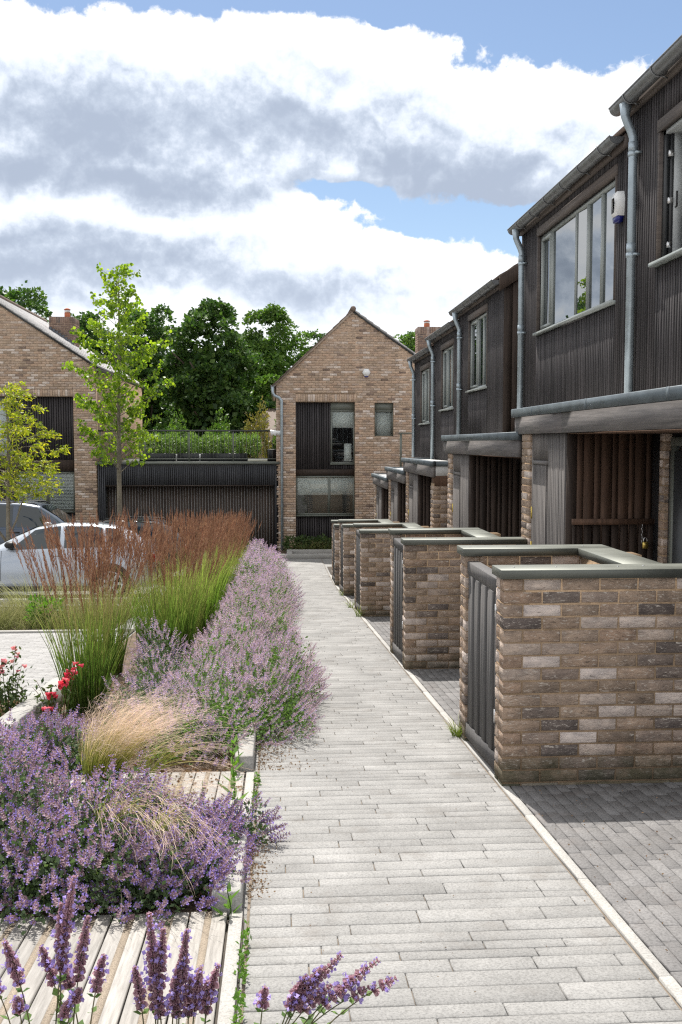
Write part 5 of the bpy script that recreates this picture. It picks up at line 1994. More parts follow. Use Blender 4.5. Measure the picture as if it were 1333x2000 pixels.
reed_clump("reed grass clump nearest the viewer, sparse russet spikes before the silver car", -1.56, 8.15, 0.16, 250, 130, 1.50, M['reed_blade'], 41, -0.02, 0.014, 0.21, 0.95)
reed_clump("reed grass clump on the bay side between the nearest and the dense second one", -1.72, 10.0, 0.17, 260, 110, 1.5, M['reed_blade'], 45, 0.0, 0.014, 0.18, 0.95)
reed_clump("dense second reed grass clump with a dark green skirt", -1.18, 10.7, 0.27, 620, 150, 1.50, M['reed_blade'], 42, 0.03, 0.014, 0.17, 1.0)
REEDS = [(-1.42, 12.2), (-1.15, 13.6), (-1.36, 15.0), (-1.12, 16.4), (-1.30, 17.9), (-1.12, 19.4), (-1.26, 20.9), (-1.10, 22.4), (-1.2, 23.8)]
RL = ["third reed grass clump, thick with russet plumes, in front of the car's rear", "reed grass clump behind the dense second one, leaning over the catmint",
      "reed grass clump with plumes crossing the silver car's tail", "reed grass clump with bright green skirt showing past the catmint", "reed grass clump far along, plumes against the slatted garage gate",
      "reed grass clump, seventh or so in the row, under the young poplar", "reed grass clump whose russet top meets the garage gate's middle", "reed grass clump near the far end with a vivid green foot", "last reed grass clump at the far end of the row"]
for i, (x, y) in enumerate(REEDS):
    reed_clump(RL[i], x, y, 0.30, 480, 82, 1.54, M['reed_blade_bright'] if i % 3 else M['reed_blade'], 50 + i, 0.07, 0.014, 0.17, 1.05)

# ---- feather grasses
M['feather'] = mat_blade("feather_grass", [(0.0, (0.11, 0.145, 0.025)), (0.30, (0.25, 0.28, 0.05)), (0.5, (0.44, 0.38, 0.14)), (0.72, (0.70, 0.54, 0.38)), (1.0, (0.88, 0.70, 0.59))], 0.42, 0.45, 0.30)


def feather(label, x, y, n, L, lean, bend, droop, seed, r=0.10, w=(0.0018, 0.0036), spread=0.28, z0=0.0):
    rg = np.random.default_rng(seed)
    t = thing('feather_grass', label, 'grass', (x, y, gz(y)), 'blond feather grasses')
    a = rg.uniform(0, 6.28, n)
    q = np.sqrt(rg.uniform(0, 1, n)) * r
    P = np.stack([x + q * np.cos(a), y + q * np.sin(a), np.zeros(n)], 1)
    P[:, 2] = gza(P[:, 1]) + z0
    o = np.stack([np.cos(a) * q / r, np.sin(a) * q / r, np.zeros(n)], 1)
    d = o * spread + rg.normal(size=(n, 3)) * (0.10 if n > 300 else 0.22) + np.array([lean[0], lean[1], 1.0])
    b = np.array([bend[0], bend[1], 0])[None] * rg.uniform(0.5, 1.3, (n, 1)) + rg.normal(size=(n, 3)) * np.array([0.09, 0.09, 0.02])
    V, F, A, C = ribbons(P, d, L * rg.uniform(0.6, 1.1, n), rg.uniform(*w, n), b, 8, rg, droop)
    mb = MB(); mb.add(V, F)
    mb.build('blades', M['feather'], t, attr=A)
    # fluffy awn tips
    k = n
    tip = C[:, -1]
    Pf = np.concatenate([C[:, -1], C[:, -2], C[:, -3]])
    Df = np.concatenate([C[:, -1] - C[:, -2]] * 2 + [C[:, -2] - C[:, -3]]) * 6 / L + rg.normal(size=(3 * k, 3)) * 0.22 + np.array([bend[0], bend[1], -droop * .3]) * .4
    V, F, A, _ = ribbons(Pf, Df, rg.uniform(0.05, 0.12, 3 * k), rg.uniform(0.0007, 0.0015, 3 * k), rg.normal(size=(3 * k, 3)) * 0.18, 3, rg, 0.1)
    mb = MB(); mb.add(V, F)
    mb.build('awns', M['feather'], t, attr=np.full(len(A), 0.8) + A * 0.2)
    return t


feather("big blond feather grass swept to the right above the purple catmint", -1.04, 5.85, 760, 0.62, (0.10, 0.0), (0.40, -0.03), 0.20, 61, 0.09, spread=0.34)
feather("feather grass tuft lying over the lilac catmint behind the short boardwalk", -0.80, 6.10, 70, 0.50, (0.45, -0.1), (0.7, -0.15), 0.40, 62, 0.08)
feather("small feather grass arching right over the purple catmint", -0.62, 4.60, 60, 0.40, (0.40, -0.1), (0.55, -0.2), 0.40, 63, 0.05, z0=0.16)
feather("feather grass tuft flopped down the front of the purple catmint", -0.72, 4.22, 60, 0.44, (0.25, -0.32), (0.35, -0.5), 0.55, 64, 0.04, z0=0.26)
feather("feather grass tuft hanging forward over the boardwalk edge", -0.52, 4.15, 50, 0.38, (0.3, -0.35), (0.2, -0.5), 0.55, 65, 0.03, z0=0.22)


# ---- broad-leaved plants
M['lush_leaf'] = mat_leaf("lush_green_leaf", [(0.07, 0.15, 0.025), (0.11, 0.22, 0.035), (0.17, 0.30, 0.05)], 0.4, 0.45, 6, (1.15, 1.35, 0.4))
M['dark_leaf'] = mat_leaf("dark_green_leaf", [(0.035, 0.065, 0.022), (0.06, 0.10, 0.03), (0.09, 0.13, 0.04)], 0.3, 0.45, 6)
M['hedge_leaf'] = mat_leaf('box_hedge_leaf', [(0.10, 0.18, 0.04), (0.16, 0.27, 0.065), (0.25, 0.36, 0.12)], 0.32, 0.45, 4)
M['pink_petal'] = mat_leaf("coral_pink_petal", [(0.75, 0.06, 0.12), (0.85, 0.10, 0.16), (0.85, 0.20, 0.24)], 0.35, 0.5, 8, (1.1, 0.7, 0.7))
M['blush_petal'] = mat_leaf("blush_pink_petal", [(0.80, 0.35, 0.38), (0.85, 0.5, 0.48), (0.78, 0.26, 0.34)], 0.35, 0.5, 8, (1.1, 0.8, 0.8))
M['red_stem'] = mat_leaf("reddish_stem", [(0.13, 0.07, 0.04), (0.10, 0.10, 0.04)], 0.1, 0.7)


def leafy_stem(label, x, y, h, pairs, size, mat, seed, lean=(0, 0), name='tall_weed', z0=0.0):
    rg = np.random.default_rng(seed)
    t = thing(name, label, 'plant', (x, y, gz(y)))
    b = Vector((x, y, gz(y) + z0 - .03))
    e = b + Vector((lean[0], lean[1], h))
    MB().tube([b.lerp(e, q) + Vector((0.01 * math.sin(q * 5), 0, 0)) for q in np.linspace(0, 1, 7)], [0.004 - .0025 * q for q in np.linspace(0, 1, 7)], 6).build('stem', M['lush_leaf'], t)
    lf = MB()
    LV = np.array([(0, 0, 0), (0.16, 0.03, 0.3), (0.14, 0.07, 0.65), (0, 0.10, 1.0), (-0.14, 0.07, 0.65), (-0.16, 0.03, 0.3)])
    LF = np.array([(0, 1, 2, 3), (0, 3, 4, 5)])
    for i in range(pairs):
        q = 0.15 + 0.85 * i / pairs
        p = b.lerp(e, q)
        a = i * 1.57 + rg.uniform(-.4, .4)
        for s in (0, math.pi):
            d = np.array([[math.cos(a + s), math.sin(a + s), 0.65]])
            scatter(lf, LV, LF, np.array([p]), rot_from_dirs(d, np.array([math.pi / 2 * 0 + rg.uniform(-.2, .2)])), np.array([size * (1.15 - 0.7 * q) * rg.uniform(.8, 1.15)]))
    lf.build('leaves', mat, t)
    return t


leafy_stem("tall leafy weed standing at the kerb end before the lilac catmint", -0.225, 4.82, 0.46, 14, 0.10, M['lush_leaf'], 71, (0.01, 0.05), z0=0.05)
leafy_stem("small weed with broad leaves against the near kerb end", -0.20, 3.84, 0.17, 4, 0.085, M['lush_leaf'], 72, (0.01, -0.02))
leafy_stem("thin young weed between boardwalk boards", -0.40, 5.1, 0.24, 7, 0.045, M['lush_leaf'], 73, (0.02, 0))
leafy_stem("pale slender weed at the kerb end, top bent over", -0.24, 6.0, 0.42, 10, 0.055, M['lush_leaf'], 74, (-0.02, 0))
leafy_stem("broad leaved plant poking out of the purple catmint by the boards", -0.62, 4.9, 0.36, 10, 0.085, M['dark_leaf'], 75, (-0.03, 0))


def penstemon(label, x, y, stems, nleaf, petal, seed, h=0.45):
    rg = np.random.default_rng(seed)
    t = thing('penstemon', label, 'plant', (x, y, gz(y)), 'penstemons by the parking bay')
    st, lf, fl = MB(), MB(), MB()
    for (tx, ty, hh, nf) in stems:
        b = Vector((x + tx * .3, y + ty * .3, gz(y)))
        e = Vector((x + tx, y + ty, gz(y + ty) + hh))
        pts = [b.lerp(e, q) + Vector((0, 0, 0.05 * math.sin(q * 3.1))) for q in np.linspace(0, 1, 7)]
        st.tube(pts, [.0045 - .003 * q for q in np.linspace(0, 1, 7)], 5)
        fl = MB()
        for i in range(nf):
            q = 1 - 0.30 * i / max(nf, 1)
            p = b.lerp(e, q) + Vector((0, 0, 0.05 * math.sin(q * 3.1)))
            a = rg.uniform(0, 6.28)
            d = np.array([[math.cos(a), math.sin(a), -0.25]])
            bell = np.array([(.12, 0, 0), (0, .12, 0), (-.12, 0, 0), (0, -.12, 0), (.32, 0, .7), (0, .32, .7), (-.32, 0, .7), (0, -.32, .7), (.5, .1, 1.0), (-.1, .5, 1.0), (-.5, -.1, 1.0), (.1, -.5, 1.0)])
            bf = np.array([(0, 1, 5, 4), (1, 2, 6, 5), (2, 3, 7, 6), (3, 0, 4, 7), (4, 5, 9, 8), (5, 6, 10, 9), (6, 7, 11, 10), (7, 4, 8, 11)])
            scatter(fl, bell, bf, np.array([p]), rot_from_dirs(d, rg.uniform(0, 6.28, 1)), np.array([rg.uniform(.03, .042)]))
        if fl.n: fl.build('flower_head', petal, t)
        for i in range(int(nleaf / len(stems))):
            q = rg.uniform(0.1, 0.85)
            p = b.lerp(e, q) + Vector((0, 0, 0.05 * math.sin(q * 3.1))) + Vector(rg.normal(size=3) * 0.03)
            d = rand_dirs(1, 0.6, rg)
            scatter(lf, LEAF_V * np.array([.7, 1, 1]), LEAF_F, np.array([p]), rot_from_dirs(d, rg.uniform(0, 6.28, 1)), np.array([rg.uniform(.035, .06)]))
    st.build('stems', M['red_stem'], t)
    lf.build('leaves', M['dark_leaf'], t)
    return t


penstemon("penstemon with nodding coral red flowers beside the reed grass", -1.66, 7.55, [(-0.10, -0.05, 0.30, 0), (0.06, -0.05, 0.36, 13), (-0.02, -0.12, 0.27, 12), (-0.06, -.12, 0.15, 11), (0.10, 0.0, 0.42, 7), (-.16, 0, .34, 0), (-.2, .05, .28, 0), (0.14, .1, .46, 5)], 190, M['pink_petal'], 81)
penstemon("bushy penstemon with blush pink flowers at the left edge", -2.08, 7.75, [(-0.05, 0, 0.48, 10), (0.06, 0.0, 0.58, 5), (-0.12, 0, 0.36, 10), (0.12, -0.05, 0.44, 2), (0.02, -.08, .30, 0), (-.2, 0, .4, 8), (0.15, -.1, .28, 0), (-.08, -.1, .25, 0)], 480, M['blush_petal'], 82)


def tuft(label, x, y, n, L, mat, seed, name='grass_tuft', cat='grass', group=None, r=0.04, spread=0.5, w=(0.003, 0.006), kind=None):
    rg = np.random.default_rng(seed)
    a = rg.uniform(0, 6.28, n)
    q = np.sqrt(rg.uniform(0, 1, n)) * r
    P = np.stack([x + q * np.cos(a), y + q * np.sin(a), np.zeros(n)], 1)
    P[:, 2] = gza(P[:, 1]) - .005
    o = np.stack([np.cos(a), np.sin(a), np.zeros(n)], 1)
    d = o * spread * rg.uniform(0, 1, (n, 1)) + rg.normal(size=(n, 3)) * .15 + np.array([0, 0, 1.0])
    V, F, A, C = ribbons(P, d, L * rg.uniform(.5, 1.1, n), rg.uniform(*w, n), o * rg.uniform(0, .5, (n, 1)), 4, rg, .25)
    mb = MB(); mb.add(V, F)
    ob = mb.build(name, mat, attr=A)
    tag(ob, label, cat, group, kind)
    return ob


M['weed_blade'] = mat_blade("bright_weed", [(0, (0.10, 0.15, 0.02)), (.6, (0.26, 0.34, 0.05)), (1, (0.45, 0.42, 0.12))], .4)
M['verge_blade'] = mat_blade("verge_grass", [(0, (0.09, 0.10, 0.03)), (.5, (0.20, 0.22, 0.07)), (1, (0.36, 0.32, 0.16))], .4)
M['verge_pale'] = mat_blade("pale_verge_grass", [(0, (0.16, 0.17, 0.05)), (.5, (0.34, 0.36, 0.13)), (1, (0.52, 0.50, 0.30))], .4)
WG = 'weeds at the feet of the bin stores'
tuft("bright weed at the gate corner of the nearest bin store", BOXX - 0.025, 6.90, 70, 0.19, M['weed_blade'], 91, 'weed', 'weed', WG, 0.035, .35)
tuft("weed at the near corner of the mossy third bin store", BOXX - 0.02, 15.25, 60, 0.30, M['weed_blade'], 92, 'weed', 'weed', WG, 0.06, .3)
tuft("weed at the foot of the fourth bin store", BOXX - 0.03, 19.25, 40, 0.2, M['weed_blade'], 93, 'weed', 'weed', WG, 0.05)
tuft("weed beside the dark gate of the third bin store", BOXX - 0.05, 16.7, 40, 0.25, M['weed_blade'], 94, 'weed', 'weed', WG, 0.05)
# weeds in the joint between boards and path
WL = [(3.55, .07, "small weed in the path joint just in front of the near kerb block"), (3.30, .10, "rosette weed in the path joint halfway down the near boardwalk"), (3.02, .10, "straggly weed in the path joint beside the two upright catmint spikes"),
      (5.35, .07, "tiny weed in the path joint along the short boardwalk, the nearer one"), (5.75, .06, "tiny weed in the path joint along the short boardwalk, the farther one"), (2.80, .10, "weed in the path joint nearest the bottom edge of the picture")]
for i, (y, L, lab) in enumerate(WL):
    rg = np.random.default_rng(300 + i)
    mb = MB()
    n = 70
    P = np.array([[-0.123, y, gz(y)]]) + rg.normal(size=(n, 3)) * np.array([.008, .035, .0]) + np.array([0, 0, 1.0]) * rg.uniform(0, L, (n, 1))
    scatter(mb, LEAF_V, LEAF_F, P, rot_from_dirs(rand_dirs(n, .6, rg), rg.uniform(0, 6.28, n)), rg.uniform(.012, .026, n))
    tag(mb.build('weed', M['lush_leaf']), lab, 'weed', 'weeds along the path joint')

# dry leaf litter and fallen petals beside the bed edge
def litter(name, n, xr, yr__, mat, seed, size, dz=0.006, soft=None):
    rg = np.random.default_rng(seed)
    X_ = rg.uniform(*xr, n) if soft is None else np.clip(xr[0] + np.abs(rg.normal(size=n)) * soft, xr[0], xr[1])
    Y_ = rg.uniform(*yr__, n)
    P = np.stack([X_, Y_, gza(Y_) + dz], 1)
    d = rg.normal(size=(n, 3)) * .35 + np.array([0, 0, 0.15])
    mb = MB()
    ang = rg.uniform(0, 6.28, n)
    D = np.stack([np.cos(ang), np.sin(ang), rg.uniform(-.1, .3, n)], 1)
    scatter(mb, LEAF_V, LEAF_F, P, rot_from_dirs(D, rg.uniform(-.5, .5, n) + 1.57), rg.uniform(.5, 1.3, n) * size)
    o = mb.build(name, mat)
    tag(o, kind='stuff')
    return o


M['dry_leaf'] = mat_leaf("dry_leaf_litter", [(0.20, 0.11, 0.06), (0.32, 0.20, 0.12), (0.42, 0.29, 0.19), (0.15, 0.09, 0.05)], .1, .8)
litter('leaf_litter', 1100, (-0.13, 0.55), (6.05, 8.2), M['dry_leaf'], 5, 0.014, soft=0.13)
litter('leaf_litter', 500, (-0.13, 0.2), (4.0, 5.0), M['dry_leaf'], 6, 0.012, soft=0.045)
litter('leaf_litter', 900, (-0.13, 0.3), (8.2, 16), M['dry_leaf'], 7, 0.016, soft=0.12)
litter('leaf_litter', 2600, (-1.93, -0.15), (6.0, 9.5), M['dry_leaf'], 8, 0.03, -0.01)
litter('leaf_litter', 1500, (-1.93, -0.2), (3.9, 6.1), M['dry_leaf'], 9, 0.022, 0.018)
litter('leaf_litter', 260, (-0.1, 1.3), (3.0, 14), M['dry_leaf'], 10, 0.007)
litter('leaf_litter', 120, (1.35, 2.3), (3.0, 5.5), M['dry_leaf'], 11, 0.012)
litter('leaf_litter', 500, (-2.6, -1.98), (6.6, 8.6), M['dry_leaf'], 12, 0.05, 0.0)
sheet('soil_bed', -3.2, -1.99, [6.9, 7.2, 8.6], -0.006, M['soil'])

# verge grasses in front of the car
VL = ["wispy pale grass on the verge at the far left", "loose grass tussock on the verge before the silver car's door", "pale feathery grass tussock before the car's front door", "grass tussock right of the small shrub on the verge", "tall thin verge grass behind the nearest reed grass"]
for i, (x, y, L, m) in enumerate(((-4.25, 14.2, .5, 'verge_blade'), (-3.75, 15.8, .85, 'verge_pale'), (-4.0, 14.6, .45, 'verge_blade'), (-3.0, 14.4, .5, 'verge_blade'), (-2.6, 15.4, .8, 'verge_pale'))):
    tuft(VL[i], x, y, 520, L, M[m], 400 + i, 'verge_grass', 'grass', 'grass tussocks on the verge', .45, .45, (.004, .008))
rg = np.random.default_rng(77)
n = 9000
P = np.stack([rg.uniform(-6.5, -2.3, n), rg.uniform(13.75, 16.4, n), np.zeros(n)], 1)
P[:, 2] = gza(P[:, 1]) - .01
V, F, A, C = ribbons(P, rg.normal(size=(n, 3)) * .3 + np.array([0, 0, 1.0]), rg.uniform(.1, .34, n), rg.uniform(.005, .01, n), rg.normal(size=(n, 3)) * .3, 3, rg, .2)
mb = MB(); mb.add(V, F)
tag(mb.build('grass', M['verge_blade'], attr=A), kind='stuff')


def shrub(label, x, y, z, r, h, n, size, mat, seed, name='shrub', group=None, cat='shrub'):
    rg = np.random.default_rng(seed)
    t = thing(name, label, cat, (x, y, z), group)
    D = rand_dirs(n, 0.2, rg)
    k = rg.uniform(.45, 1.0, n) ** .6 * (1 + .18 * np.sin(D[:, 0] * 6 + seed) + .14 * np.sin(D[:, 2] * 8 + D[:, 1] * 5))
    P = np.stack([x + D[:, 0] * r * k, y + D[:, 1] * r * k, z + h * .5 + D[:, 2] * h * .5 * k], 1)
    mb = MB()
    scatter(mb, LEAF_V, LEAF_F, P, rot_from_dirs(D + rand_dirs(n, .3, rg), rg.uniform(0, 6.28, n)), rg.uniform(.6, 1.3, n) * size)
    mb.build('foliage', mat, t)
    st = MB()
    for i in range(5):
        a = rg.uniform(0, 6.28)
        st.tube([(x, y, z - .02), (x + math.cos(a) * r * .5, y + math.sin(a) * r * .5, z + h * .7)], [.012, .005], 5)
    st.build('stems', M['red_stem'], t)
    return t


shrub("small bright green shrub on the verge behind the parking bay", -3.3, 14.3, gz(14.3), .28, .42, 700, .055, M['lush_leaf'], 501)
for i, (x, lab) in enumerate(((0.6, "dark low shrub under the gabled house by the downpipe"), (1.25, "bushy low grass plant under the gabled house's wide window"), (1.85, "grassy clump at the right of the wide ground window"))):
    shrub(lab, x, 30.2, gz(30.2), .42, .5, 900, .075, M['dark_leaf'], 520 + i, 'low_shrub', 'low planting under the gabled house')
    tuft("grass tuft in the planting under the gabled house, " + ("beside the downpipe", "below the window's middle", "nearest the bin stores")[i], x + .3, 30.0, 260, .6, M['verge_blade'], 530 + i, 'grass_tuft', 'grass', 'grass tufts under the gabled house', .25, .6, (.006, .012))
for i, (x, lab) in enumerate(((-3.9, "box hedge plant at the left in the terrace troughs"), (-3.3, "box hedge plant over the left trough's right half"), (-2.65, "box hedge plant in the middle trough, left half"), (-2.05, "box hedge plant in the middle trough, right half"), (-1.45, "box hedge plant in the right trough, left half"), (-0.85, "box hedge plant nearest the brick gable"))):
    shrub(lab, x, 31.7, -0.42, .40, .72, 1500, .07, M['hedge_leaf'], 540 + i, 'hedge_plant', 'hedge plants on the roof terrace')


# ------------------------------------------------------------------ parked cars
def mat_paint(name, col, metal=0.35, rough=0.32):
    m, nt, out = new_mat(name)
    n = noise_node(nt, 1.5, 3, 0.5)
    c = ramp_node(nt, n, [(0.3, tuple(x * .95 for x in col)), (0.7, tuple(x * 1.04 for x in col))])
    p = principled(nt, out, c, rough, metal, 0.5)
    p.inputs['Coat Weight'].default_value = 0.8
    p.inputs['Coat Roughness'].default_value = 0.04
    return m


M['silver_paint'] = mat_paint("silver_white_paint", (0.43, 0.475, 0.54), 0.35)
M['navy_paint'] = mat_paint("dark_blue_paint", (0.045, 0.065, 0.10), 0.3)
M['black_paint'] = mat_paint("black_paint", (0.018, 0.02, 0.024), 0.2)
M['tyre'] = mat_simple("tyre_rubber", (0.02, 0.02, 0.02), 0.85, 0, 0.2)
M['alloy'] = mat_simple("alloy_rim", (0.5, 0.5, 0.52), 0.35, 0.8, 0.5)
M['trim'] = mat_simple("black_trim", (0.012, 0.012, 0.013), 0.5, 0, 0.4)
M['lamp_red'] = mat_simple("red_lamp", (0.35, 0.01, 0.01), 0.2, 0, 0.5)
M['lamp_clear'] = mat_simple("clear_lamp", (0.6, 0.62, 0.64), 0.15, 0, 0.5)
M['seat'] = mat_simple("seat_fabric", (0.03, 0.03, 0.032), 0.9, 0, 0.2)


def car(name, label, X0, Yc, heading, st, paint, wins, wheels, belt_handle, mirror_x, rails=None, width_scale=1.0):
    """st: stations (x, z_bottom, z_belt, z_top, w_low, w_belt, w_roof); nose at local x=0"""
    st = np.array(st, float)
    length = st[-1, 0]
    xs = np.unique(np.concatenate([np.linspace(0, length, 64), st[:, 0]]))

    def interp(x):
        # monotone smooth interpolation of the stations
        i = int(np.clip(np.searchsorted(st[:, 0], x) - 1, 0, len(st) - 2))
        f = (x - st[i, 0]) / (st[i + 1, 0] - st[i, 0])
        return st[i, 1:] * (1 - f) + st[i + 1, 1:] * f

    def sect(x):
        zb, zl, zt, wl, wb, wt = interp(x)
        h = zt - zl
        return [(0, zb), (wl * .86, zb), (wl * .97, zb + .07), (wl, zb + .2), (wl * 1.0, zb + (zl - zb) * .55), (wl * .985, zb + (zl - zb) * .72), (wb + .012, zl - .05), (wb, zl),
                (wb + (wt - wb) * .33, zl + h * .33), (wb + (wt - wb) * .68, zl + h * .66), (wt, zt - h * .12), (wt * .88, zt - h * .03), (wt * .5, zt - h * .0), (0, zt)]
    secs = np.array([sect(x) for x in xs])
    k = secs.shape[1]
    V, F = [], []
    for s, x in zip(secs, xs):
        V += [(x, -y, z) for y, z in s] + [(x, y, z) for y, z in s[::-1][1:-1]]
    m = 2 * k - 2
    for i in range(len(xs) - 1):
        for j in range(m):
            j2 = (j + 1) % m
            F.append((i * m + j, i * m + j2, (i + 1) * m + j2, (i + 1) * m + j))
    F.append(tuple(range(m))[::-1])
    F.append(tuple(range((len(xs) - 1) * m, len(xs) * m)))
    t = thing(name, label, 'car', (0, 0, 0), 'parked cars')
    PLOC[t.name] = Vector((0, 0, 0))
    mb = MB(); mb.add(V, F)
    body = mb.build('body', paint, t, smooth=True)

    def point(x, j, out=0.0):
        s = sect(x)
        j0 = int(math.floor(j)); f = j - j0
        a, b = s[j0], s[min(j0 + 1, k - 1)]
        y, z = a[0] + (b[0] - a[0]) * f, a[1] + (b[1] - a[1]) * f
        return y + out, z
    # side windows, both sides: (x0b,x1b,x0t,x1t) at belt and roof
    for (a, b, c, d) in wins:
        for side in (-1, 1):
            V, F = [], []
            nx, nz = 10, 5
            for iz in range(nz + 1):
                j = 7.08 + (9.95 - 7.08) * iz / nz
                x0 = a + (c - a) * iz / nz
                x1 = b + (d - b) * iz / nz
                for ix in range(nx + 1):
                    x = x0 + (x1 - x0) * ix / nx
                    y, z = point(x, j, 0.006)
                    V.append((x, side * y, z))
            for iz in range(nz):
                for ix in range(nx):
                    f = (iz * (nx + 1) + ix, iz * (nx + 1) + ix + 1, (iz + 1) * (nx + 1) + ix + 1, (iz + 1) * (nx + 1) + ix)
                    F.append(f if side < 0 else f[::-1])
            q = MB(); q.add(V, F)
            q.build('side_window', M['car_glass_body'], t, smooth=True)
    # windscreen and rear window over the top of the loft
    for nm, (x0, x1) in (('windscreen', belt_handle['ws']), ('rear_window', belt_handle['rw'])):
        V, F = [], []
        nx, ny = 8, 8
        for ix in range(nx + 1):
            x = x0 + (x1 - x0) * ix / nx
            wt = interp(x)[5]
            zt = interp(x)[2]
            for iy in range(ny + 1):
                yv = -wt * .86 + 2 * wt * .86 * iy / ny
                V.append((x, yv, zt + .008 - 0.03 * (abs(yv) / wt) ** 3 * 0))
        for ix in range(nx):
            for iy in range(ny):
                F.append((ix * (ny + 1) + iy, (ix + 1) * (ny + 1) + iy, (ix + 1) * (ny + 1) + iy + 1, ix * (ny + 1) + iy + 1))
        q = MB(); q.add(V, F)
        q.build(nm, M['car_glass_body'], t, smooth=True)
    # wheels with dark arches
    for wx, wr in wheels:
        for side in (-1, 1):
            wl = interp(wx)[3]
            ar = MB()
            n = 20
            V = [(wx, side * (wl + .003), 0.33)] + [(wx + (wr + .06) * math.cos(a), side * (wl + .004), 0.0 + wr + (wr + .06) * math.sin(a)) for a in np.linspace(-.55, math.pi + .55, n)]
            ar.add(V, [(0, i, i + 1) if side > 0 else (0, i + 1, i) for i in range(1, n)])
            ar.build('wheel_arch', M['trim'], t)
            w = MB()
            yy = side * (wl - .19), side * (wl + .012)
            w.tube([(wx, yy[0], wr), (wx, yy[1] - side * .02, wr), (wx, yy[1], wr)], [wr, wr, wr * .94], 24)
            wo = w.build('wheel', M['tyre'], t, smooth=False)
            r_ = MB()
            for s5 in range(7):
                a = s5 * 2 * math.pi / 7
                dv = np.array([math.cos(a), math.sin(a)])
                pv = np.array([-dv[1], dv[0]])
                p0, p1 = dv * .05, dv * wr * .66
                r_.add([(wx + p0[0] + pv[0] * .03, yy[1] + side * .006, wr + p0[1] + pv[1] * .03), (wx + p1[0] + pv[0] * .022, yy[1] + side * .006, wr + p1[1] + pv[1] * .022),
                        (wx + p1[0] - pv[0] * .022, yy[1] + side * .006, wr + p1[1] - pv[1] * .022), (wx + p0[0] - pv[0] * .03, yy[1] + side * .006, wr + p0[1] - pv[1] * .03)], [(0, 1, 2, 3)])
            r_.tube([(wx + wr * .68 * math.cos(a), yy[1] + side * .004, wr + wr * .68 * math.sin(a)) for a in np.linspace(0, 2 * math.pi, 25)], .018, 5)
            r_.build('rim', M['alloy'], wo)
    # door mirrors, handles, sill strip, lamps
    for side in (-1, 1):
        y, z = point(mirror_x, 7.1, 0)
        mm = MB()
        cx_, cy_, cz_ = mirror_x - .02, side * (y + .13), z + .09
        ring = [(math.cos(a), math.sin(a)) for a in np.linspace(0, 2 * math.pi, 11)[:-1]]
        V, F = [], []
        for (dx, s) in ((-.085, .35), (-.05, .85), (.0, 1.0), (.06, .97), (.075, .9)):
            V += [(cx_ + dx, cy_ + .115 * s * c, cz_ + .072 * s * sn) for c, sn in ring]
        for i in range(4):
            for j in range(10):
                F.append((i * 10 + j, i * 10 + (j + 1) % 10, (i + 1) * 10 + (j + 1) % 10, (i + 1) * 10 + j))
        F += [tuple(range(10))[::-1], tuple(range(40, 50))]
        mm.add(V, F)
        mm.box(mirror_x - .03, mirror_x + .02, side * y - .005, side * (y + .06) + .005, z + .0, z + .04)
        mm.build('door_mirror', belt_handle['mirror'], t, smooth=False)
        for hx in belt_handle['handles']:
            y, z = point(hx, 5.6, .012)
            MB().cbox(hx - .1, hx + .1, side * y - .012, side * y + .012, z - .018, z + .018, .006).build('door_handle', belt_handle['hm'], t)
        for dx in belt_handle['shut']:
            # narrow shut line: raised dark strip following the body side
            V, F = [], []
            for i, j in enumerate(np.linspace(3.0, 7.0, 9)):
                y, z = point(dx, j, .002)
                V += [(dx - .004, side * y, z), (dx + .004, side * y, z)]
            for i in range(8):
                F.append((2 * i, 2 * i + 1, 2 * i + 3, 2 * i + 2))
            q = MB(); q.add(V, F)
            q.build('shut_line', M['trim'], t)
        V, F = [], []
        for i, x in enumerate(np.linspace(.75, length - .75, 12)):
            y, z = point(x, 2.0, .004)
            V += [(x, side * y, z - .05), (x, side * (y + .004), z + .035)]
        for i in range(11):
            F.append((2 * i, 2 * i + 2, 2 * i + 3, 2 * i + 1))
        q = MB(); q.add(V, F)
        q.build('sill_strip', M['trim'], t)
        y, z = point(length - .12, 5.8, .004)
        MB().cbox(length - .30, length - .02, side * y - .05, side * y + .006, z - .1, z + .06, .01).build('tail_lamp', M['lamp_red'], t)
        y, z = point(.28, 6.0, .004)
        MB().cbox(.12, .5, side * y - .06, side * y + .004, z - .1, z + .02, .01).build('headlight', M['lamp_clear'], t)
        if rails:
            a, b = rails
            q = MB()
            y0, z0 = point((a + b) / 2, 10.3)
            q.tube([(a, side * y0, point(a, 11)[1]), (a + .1, side * y0, point(a, 11)[1] + .07), (b - .1, side * y0, point(b, 11)[1] + .07), (b, side * y0, point(b, 11)[1])], .018, 6)
            q.build('roof_rail', M['trim'], t)
    # front seats seen through the glass
    c_ = math.cos(math.atan(SLOPE)) if Yc < 22 else 1.0
    s_ = math.sin(math.atan(SLOPE)) if Yc < 22 else 0.02
    ang = 0 if heading < 0 else math.pi
    T = Matrix.Translation((X0, Yc, gz(Yc) + .0)) @ Matrix(((1, 0, 0, 0), (0, c_, s_, 0), (0, -s_, c_, 0), (0, 0, 0, 1))) @ Matrix.Rotation(ang, 4, 'Z')
    t.matrix_world = T
    return t


